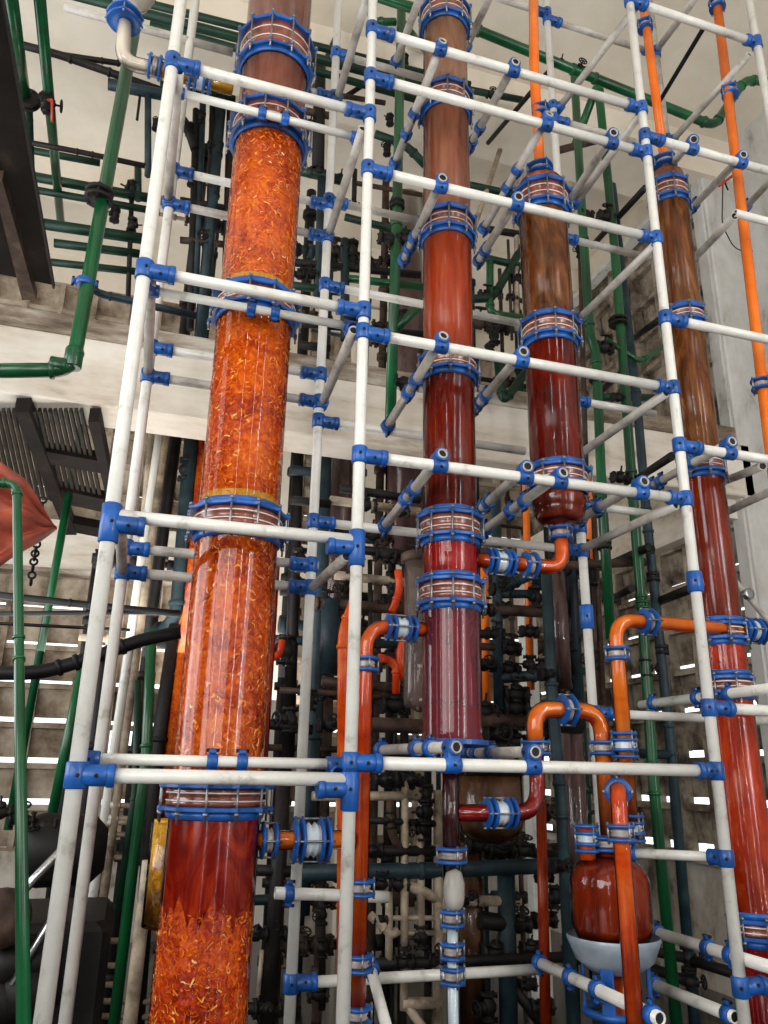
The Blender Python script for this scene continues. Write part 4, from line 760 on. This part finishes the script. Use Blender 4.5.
# ---- dark girder and grating, upper left
gd = thing('steel_girder', P(20, 150, 3.0), 'dark rusty girder hanging across the upper left corner', 'beam')
def slab(par, name, c4, thick, m):
    """board through four corner points, given real thickness"""
    n_ = (c4[1]-c4[0]).cross(c4[3]-c4[0]).normalized()*thick; n_ = n_*(-1 if n_.z < 0 else 1); mb = MB(); k = 0
    mb.v = [p for p in c4]+[p+n_ for p in c4]
    for f in ((0, 1, 2, 3), (7, 6, 5, 4), (0, 4, 5, 1), (1, 5, 6, 2), (2, 6, 7, 3), (3, 7, 4, 0)): mb.face(f, m, False)
    return mb.build(name, par)
zg = P(50, 285, 4.6).z
def atz(px, py, z): d = ray(px, py); return EYE+d*((z-1.6)/d.z)
slab(gd, 'flange_plate', [atz(-60, -60, zg), atz(-9, -60, zg), atz(53, 285, zg), atz(-60, 262, zg)], .04, 'dark_wood_steel')
slab(gd, 'web', [atz(-8, -60, zg)-Z_*.02, atz(-6, -60, zg)-Z_*.02, atz(55, 286, zg)-Z_*.02, atz(53, 286, zg)-Z_*.02], .03, 'dark_iron')
slab(gd, 'stay', [atz(-8, 180, zg-.06), atz(2, 180, zg-.06), atz(36, 300, zg-.06), atz(22, 300, zg-.06)], .06, 'brown_iron')
gr = thing('steel_grating', P(50, 460, 4.6), 'dark rusty grating platform hanging below the beam at left', 'platform')
zq = 3.8
for i in range(22):
    x0 = -30+i*5.2; slab(gr, 'grating_bar', [atz(x0, 412, zq), atz(x0+3.0, 412, zq), atz(x0+3.0+20, 500, zq), atz(x0+20, 500, zq)], .03, 'dark_mesh')
for (p0, p1, w) in (((14, 412), (66, 535), 15), ((88, 422), (108, 505), 11)):
    slab(gr, 'bearer', [atz(*p0, zq-.05), atz(p0[0]+w, p0[1], zq-.05), atz(p1[0]+w*.7, p1[1], zq-.05), atz(*p1, zq-.05)], .1, 'dark_wood_steel')
for (p0, p1, h) in (((36, 450), (104, 462), 12), ((50, 488), (106, 500), 13), ((66, 522), (108, 530), 9)):
    slab(gr, 'cross_bar', [atz(p0[0], p0[1], zq-.03), atz(p1[0], p1[1], zq-.03), atz(p1[0], p1[1]+h, zq-.03), atz(p0[0], p0[1]+h, zq-.03)], .08, 'dark_wood_steel')
mb = MB(); pts = [P(43, 500, 4.0), P(40, 525, 4.0), P(36, 548, 4.0), P(34, 560, 4.0), P(31, 582, 4.0)]
for i in range(14):
    t = i/13*4; k = min(int(t), 3); q = pts[k].lerp(pts[k+1], t-k); mb.torus(q, X_ if i % 2 else Y_, .016, .006, 'dark_iron', 10, 5)
tag(mb.build('chain'), 'dark hanging chain in front of the red tarpaulin', 'chain')
# ---- red tarpaulin: folded cloth
mb = MB(); nu, nv = 40, 26; a0 = P(-30, 440, 3.6); a1 = P(-30, 590, 3.6); tip = P(56, 528, 3.9); topr = P(22, 470, 3.7)
rows = []
for i in range(nu+1):
    s = i/nu; row = []
    up = a0.lerp(P(24, 478, 3.7), min(1, s*1.7)) if s < .588 else P(24, 478, 3.7).lerp(tip, (s-.588)/.412)
    dn = a1.lerp(tip, s)
    for j in range(nv+1):
        t = j/nv; p = up.lerp(dn, t); p = p+Vector((0, .05*math.sin(16*(t+.3*s))*(1-s*.8)+.03*math.sin(34*t-8*s)*(1-s), 0)); row.append(p)
    rows.append(row)
for r in rows: mb.v += r
for i in range(nu):
    for j in range(nv): q = i*(nv+1)+j; mb.face((q, q+nv+1, q+nv+2, q+1), 'red_tarp')
tp = mb.build('tarpaulin'); tag(tp, 'folded dull red tarpaulin hanging at the left edge', 'tarpaulin')
sm = tp.modifiers.new('thickness', 'SOLIDIFY'); sm.thickness = .006
# ---- dark machine, bottom left
mc = thing('machine', P(40, 900, 4.4), 'dark machine with shiny steel rods at the bottom left', 'machine')
c = P(15, 930, 4.6); mb = MB(); mb.box((c.x-.3, 4.9, .45), (1.5, .9, .9), 'dark_iron', bev=.04); mb.build('body', mc)
mb = MB(); mb.cyl(P(-10, 925, 4.3), P(62, 850, 4.3), .022, 'steel', 12); mb.build('rod', mc)
mb = MB(); mb.cyl(P(12, 985, 4.2), P(60, 905, 4.2), .016, 'steel', 12); mb.build('rod', mc)
mb = MB(); q = P(2, 918, 4.2); mb.lathe([(.05, -.04), (.12, -.04), (.125, 0), (.12, .04), (.05, .04)], q, Y_, 'brown_iron', 24); mb.build('pulley', mc)
mb = MB(); mb.lathe([(.1, 0), (.16, .02), (.18, .1), (.17, .35), (.1, .42)], P(20, 850, 4.7), X_, 'dark_iron', 24); mb.build('motor', mc)
for x, y in ((0, 812), (22, 820), (44, 826), (60, 832), (30, 842)): valve(mc, P(x, y, 4.6), X_, .05)
for x, y, s in ((14, 962, .1), (30, 990, .12), (5, 1000, .12), (40, 960, .08)):
    mb = MB(); mb.lathe([(s*.3, -s), (s*.8, -s*.9), (s, -s*.5), (s, s*.5), (s*.8, s*.9), (s*.3, s)], P(x, y, 4.3), Vector((1, .3, .2)), 'dark_iron', 18); mb.build('casing', mc)
# grey lever at the right wall
lv = thing('lever_arm', P(740, 590, 4.4), 'grey slotted lever arm against the wall behind the far right column', 'lever')
mb = MB(); mb.path([P(726, 570, 4.6), P(744, 592, 4.5), P(764, 616, 4.4), P(790, 640, 4.3)], .02, 'grey_tube', .05, 10); mb.lathe([(.02, -.02), (.04, -.02), (.04, .02), (.02, .02)], P(748, 594, 4.45), Y_, 'steel', 14); mb.build('arm', lv)
# stray wire at the right pillar
mb = MB(); mb.path([P(723, 178, 4.9), P(722, 225, 4.9), P(735, 250, 4.9), P(755, 252, 4.9), P(768, 240, 4.9)], .006, 'brown_iron', .1, 6); tag(mb.build('wire'), 'thin loose wire hanging on the pillar at right', 'wire')
mb = MB(); mb.path([P(719, 186, 4.85), P(732, 176, 4.85)], .014, 'red_plastic', 0, 8); mb.path([P(722, 176, 4.85), P(728, 190, 4.85)], .008, 'dark_iron', 0, 8); tag(mb.build('wall_tap'), 'small red and black tap on the pillar at right', 'tap')
# ------------------------------------------------------------------ light
w = bpy.data.worlds.new('sky'); bpy.context.scene.world = w; w.use_nodes = True
bg = w.node_tree.nodes['Background']; bg.inputs[0].default_value = (.93, .97, 1, 1); bg.inputs[1].default_value = 2.2
def area(name, loc, tgt, sx, sy, e, col=(1, 1, 1)):
    l = bpy.data.lights.new(name, 'AREA'); l.shape = 'RECTANGLE'; l.size = sx; l.size_y = sy; l.energy = e; l.color = col
    o = bpy.data.objects.new(name, l); C.objects.link(o); o.location = loc
    o.rotation_euler = (Vector(tgt)-Vector(loc)).to_track_quat('-Z', 'Y').to_euler(); return o
area('fill_light_front', (1.5, -3.6, 3.5), (1.2, 4, 3.2), 7, 4.5, 35, (1, .98, .95))  # added broad fill behind the camera for the rack's front
area('fill_light_side', (-5.3, -1.2, 3.4), (1.2, 3.2, 3.0), 3.5, 4, 270, (1, .98, .96))  # added fill from the left front, set aside to limit glare on the glass
area('fill_light_right', (4.85, -2.4, 3.4), (1.2, 3.2, 3.0), 2.6, 4, 160, (1, .98, .96))  # added fill from the right front; the wall here has no opening
area('window_strip_right', (4.2, -3.0, 5), (1, 3, 4.5), .12, 9, 110)
area('window_strip_centre', (1.7, -4.2, 5), (1.5, 3, 4.5), .12, 9, 90)
area('window_strip_left', (-2.0, -2.4, 5), (2, 3, 4.5), .12, 9, 80)
area('fill_light_left', (-5.6, 4.5, 3.6), (3, 4.6, 5), 4, 4, 260, (.95, .98, 1))  # added fill that brightens the room from the left
area('bay_fill_back', (0.5, 7.3, 2.4), (0.8, 7.2, 7), 6, 2.0, 150, (1, .98, .94))  # added upward fill in the rear bay, not a fitting of the room
area('fill_light_ceiling', (-1.5, -1.5, 3.0), (1.5, 4.5, 7.6), 3, 2, 90, (1, .97, .9))  # added fill aimed up to brighten the ceiling
vs = bpy.context.scene.view_settings; vs.view_transform = 'Standard'; vs.look = 'None'; vs.exposure = 0; vs.gamma = 1; vs.use_curve_mapping = False
for o in bpy.data.objects:
    if o.parent is None and 'label' in o.keys():
        g = {'glass_column': 'glass columns standing in the rack', 'valve_run': 'dark pipe and valve runs behind the rack', 'pipe_bundle': 'far dark pipework', 'back_column': 'columns behind the rack', 'glass_pipe': 'glass pipes with blue flanges', 'green_pipe': 'green pipes', 'orange_pipe': 'orange pipes behind the rack', 'teal_pipe': 'dark teal pipes', 'black_pipe': 'black pipes'}.get(o.name.split('.')[0])
        if g: o['group'] = g
for o in bpy.data.objects:
    if '_o' in o: del o['_o']
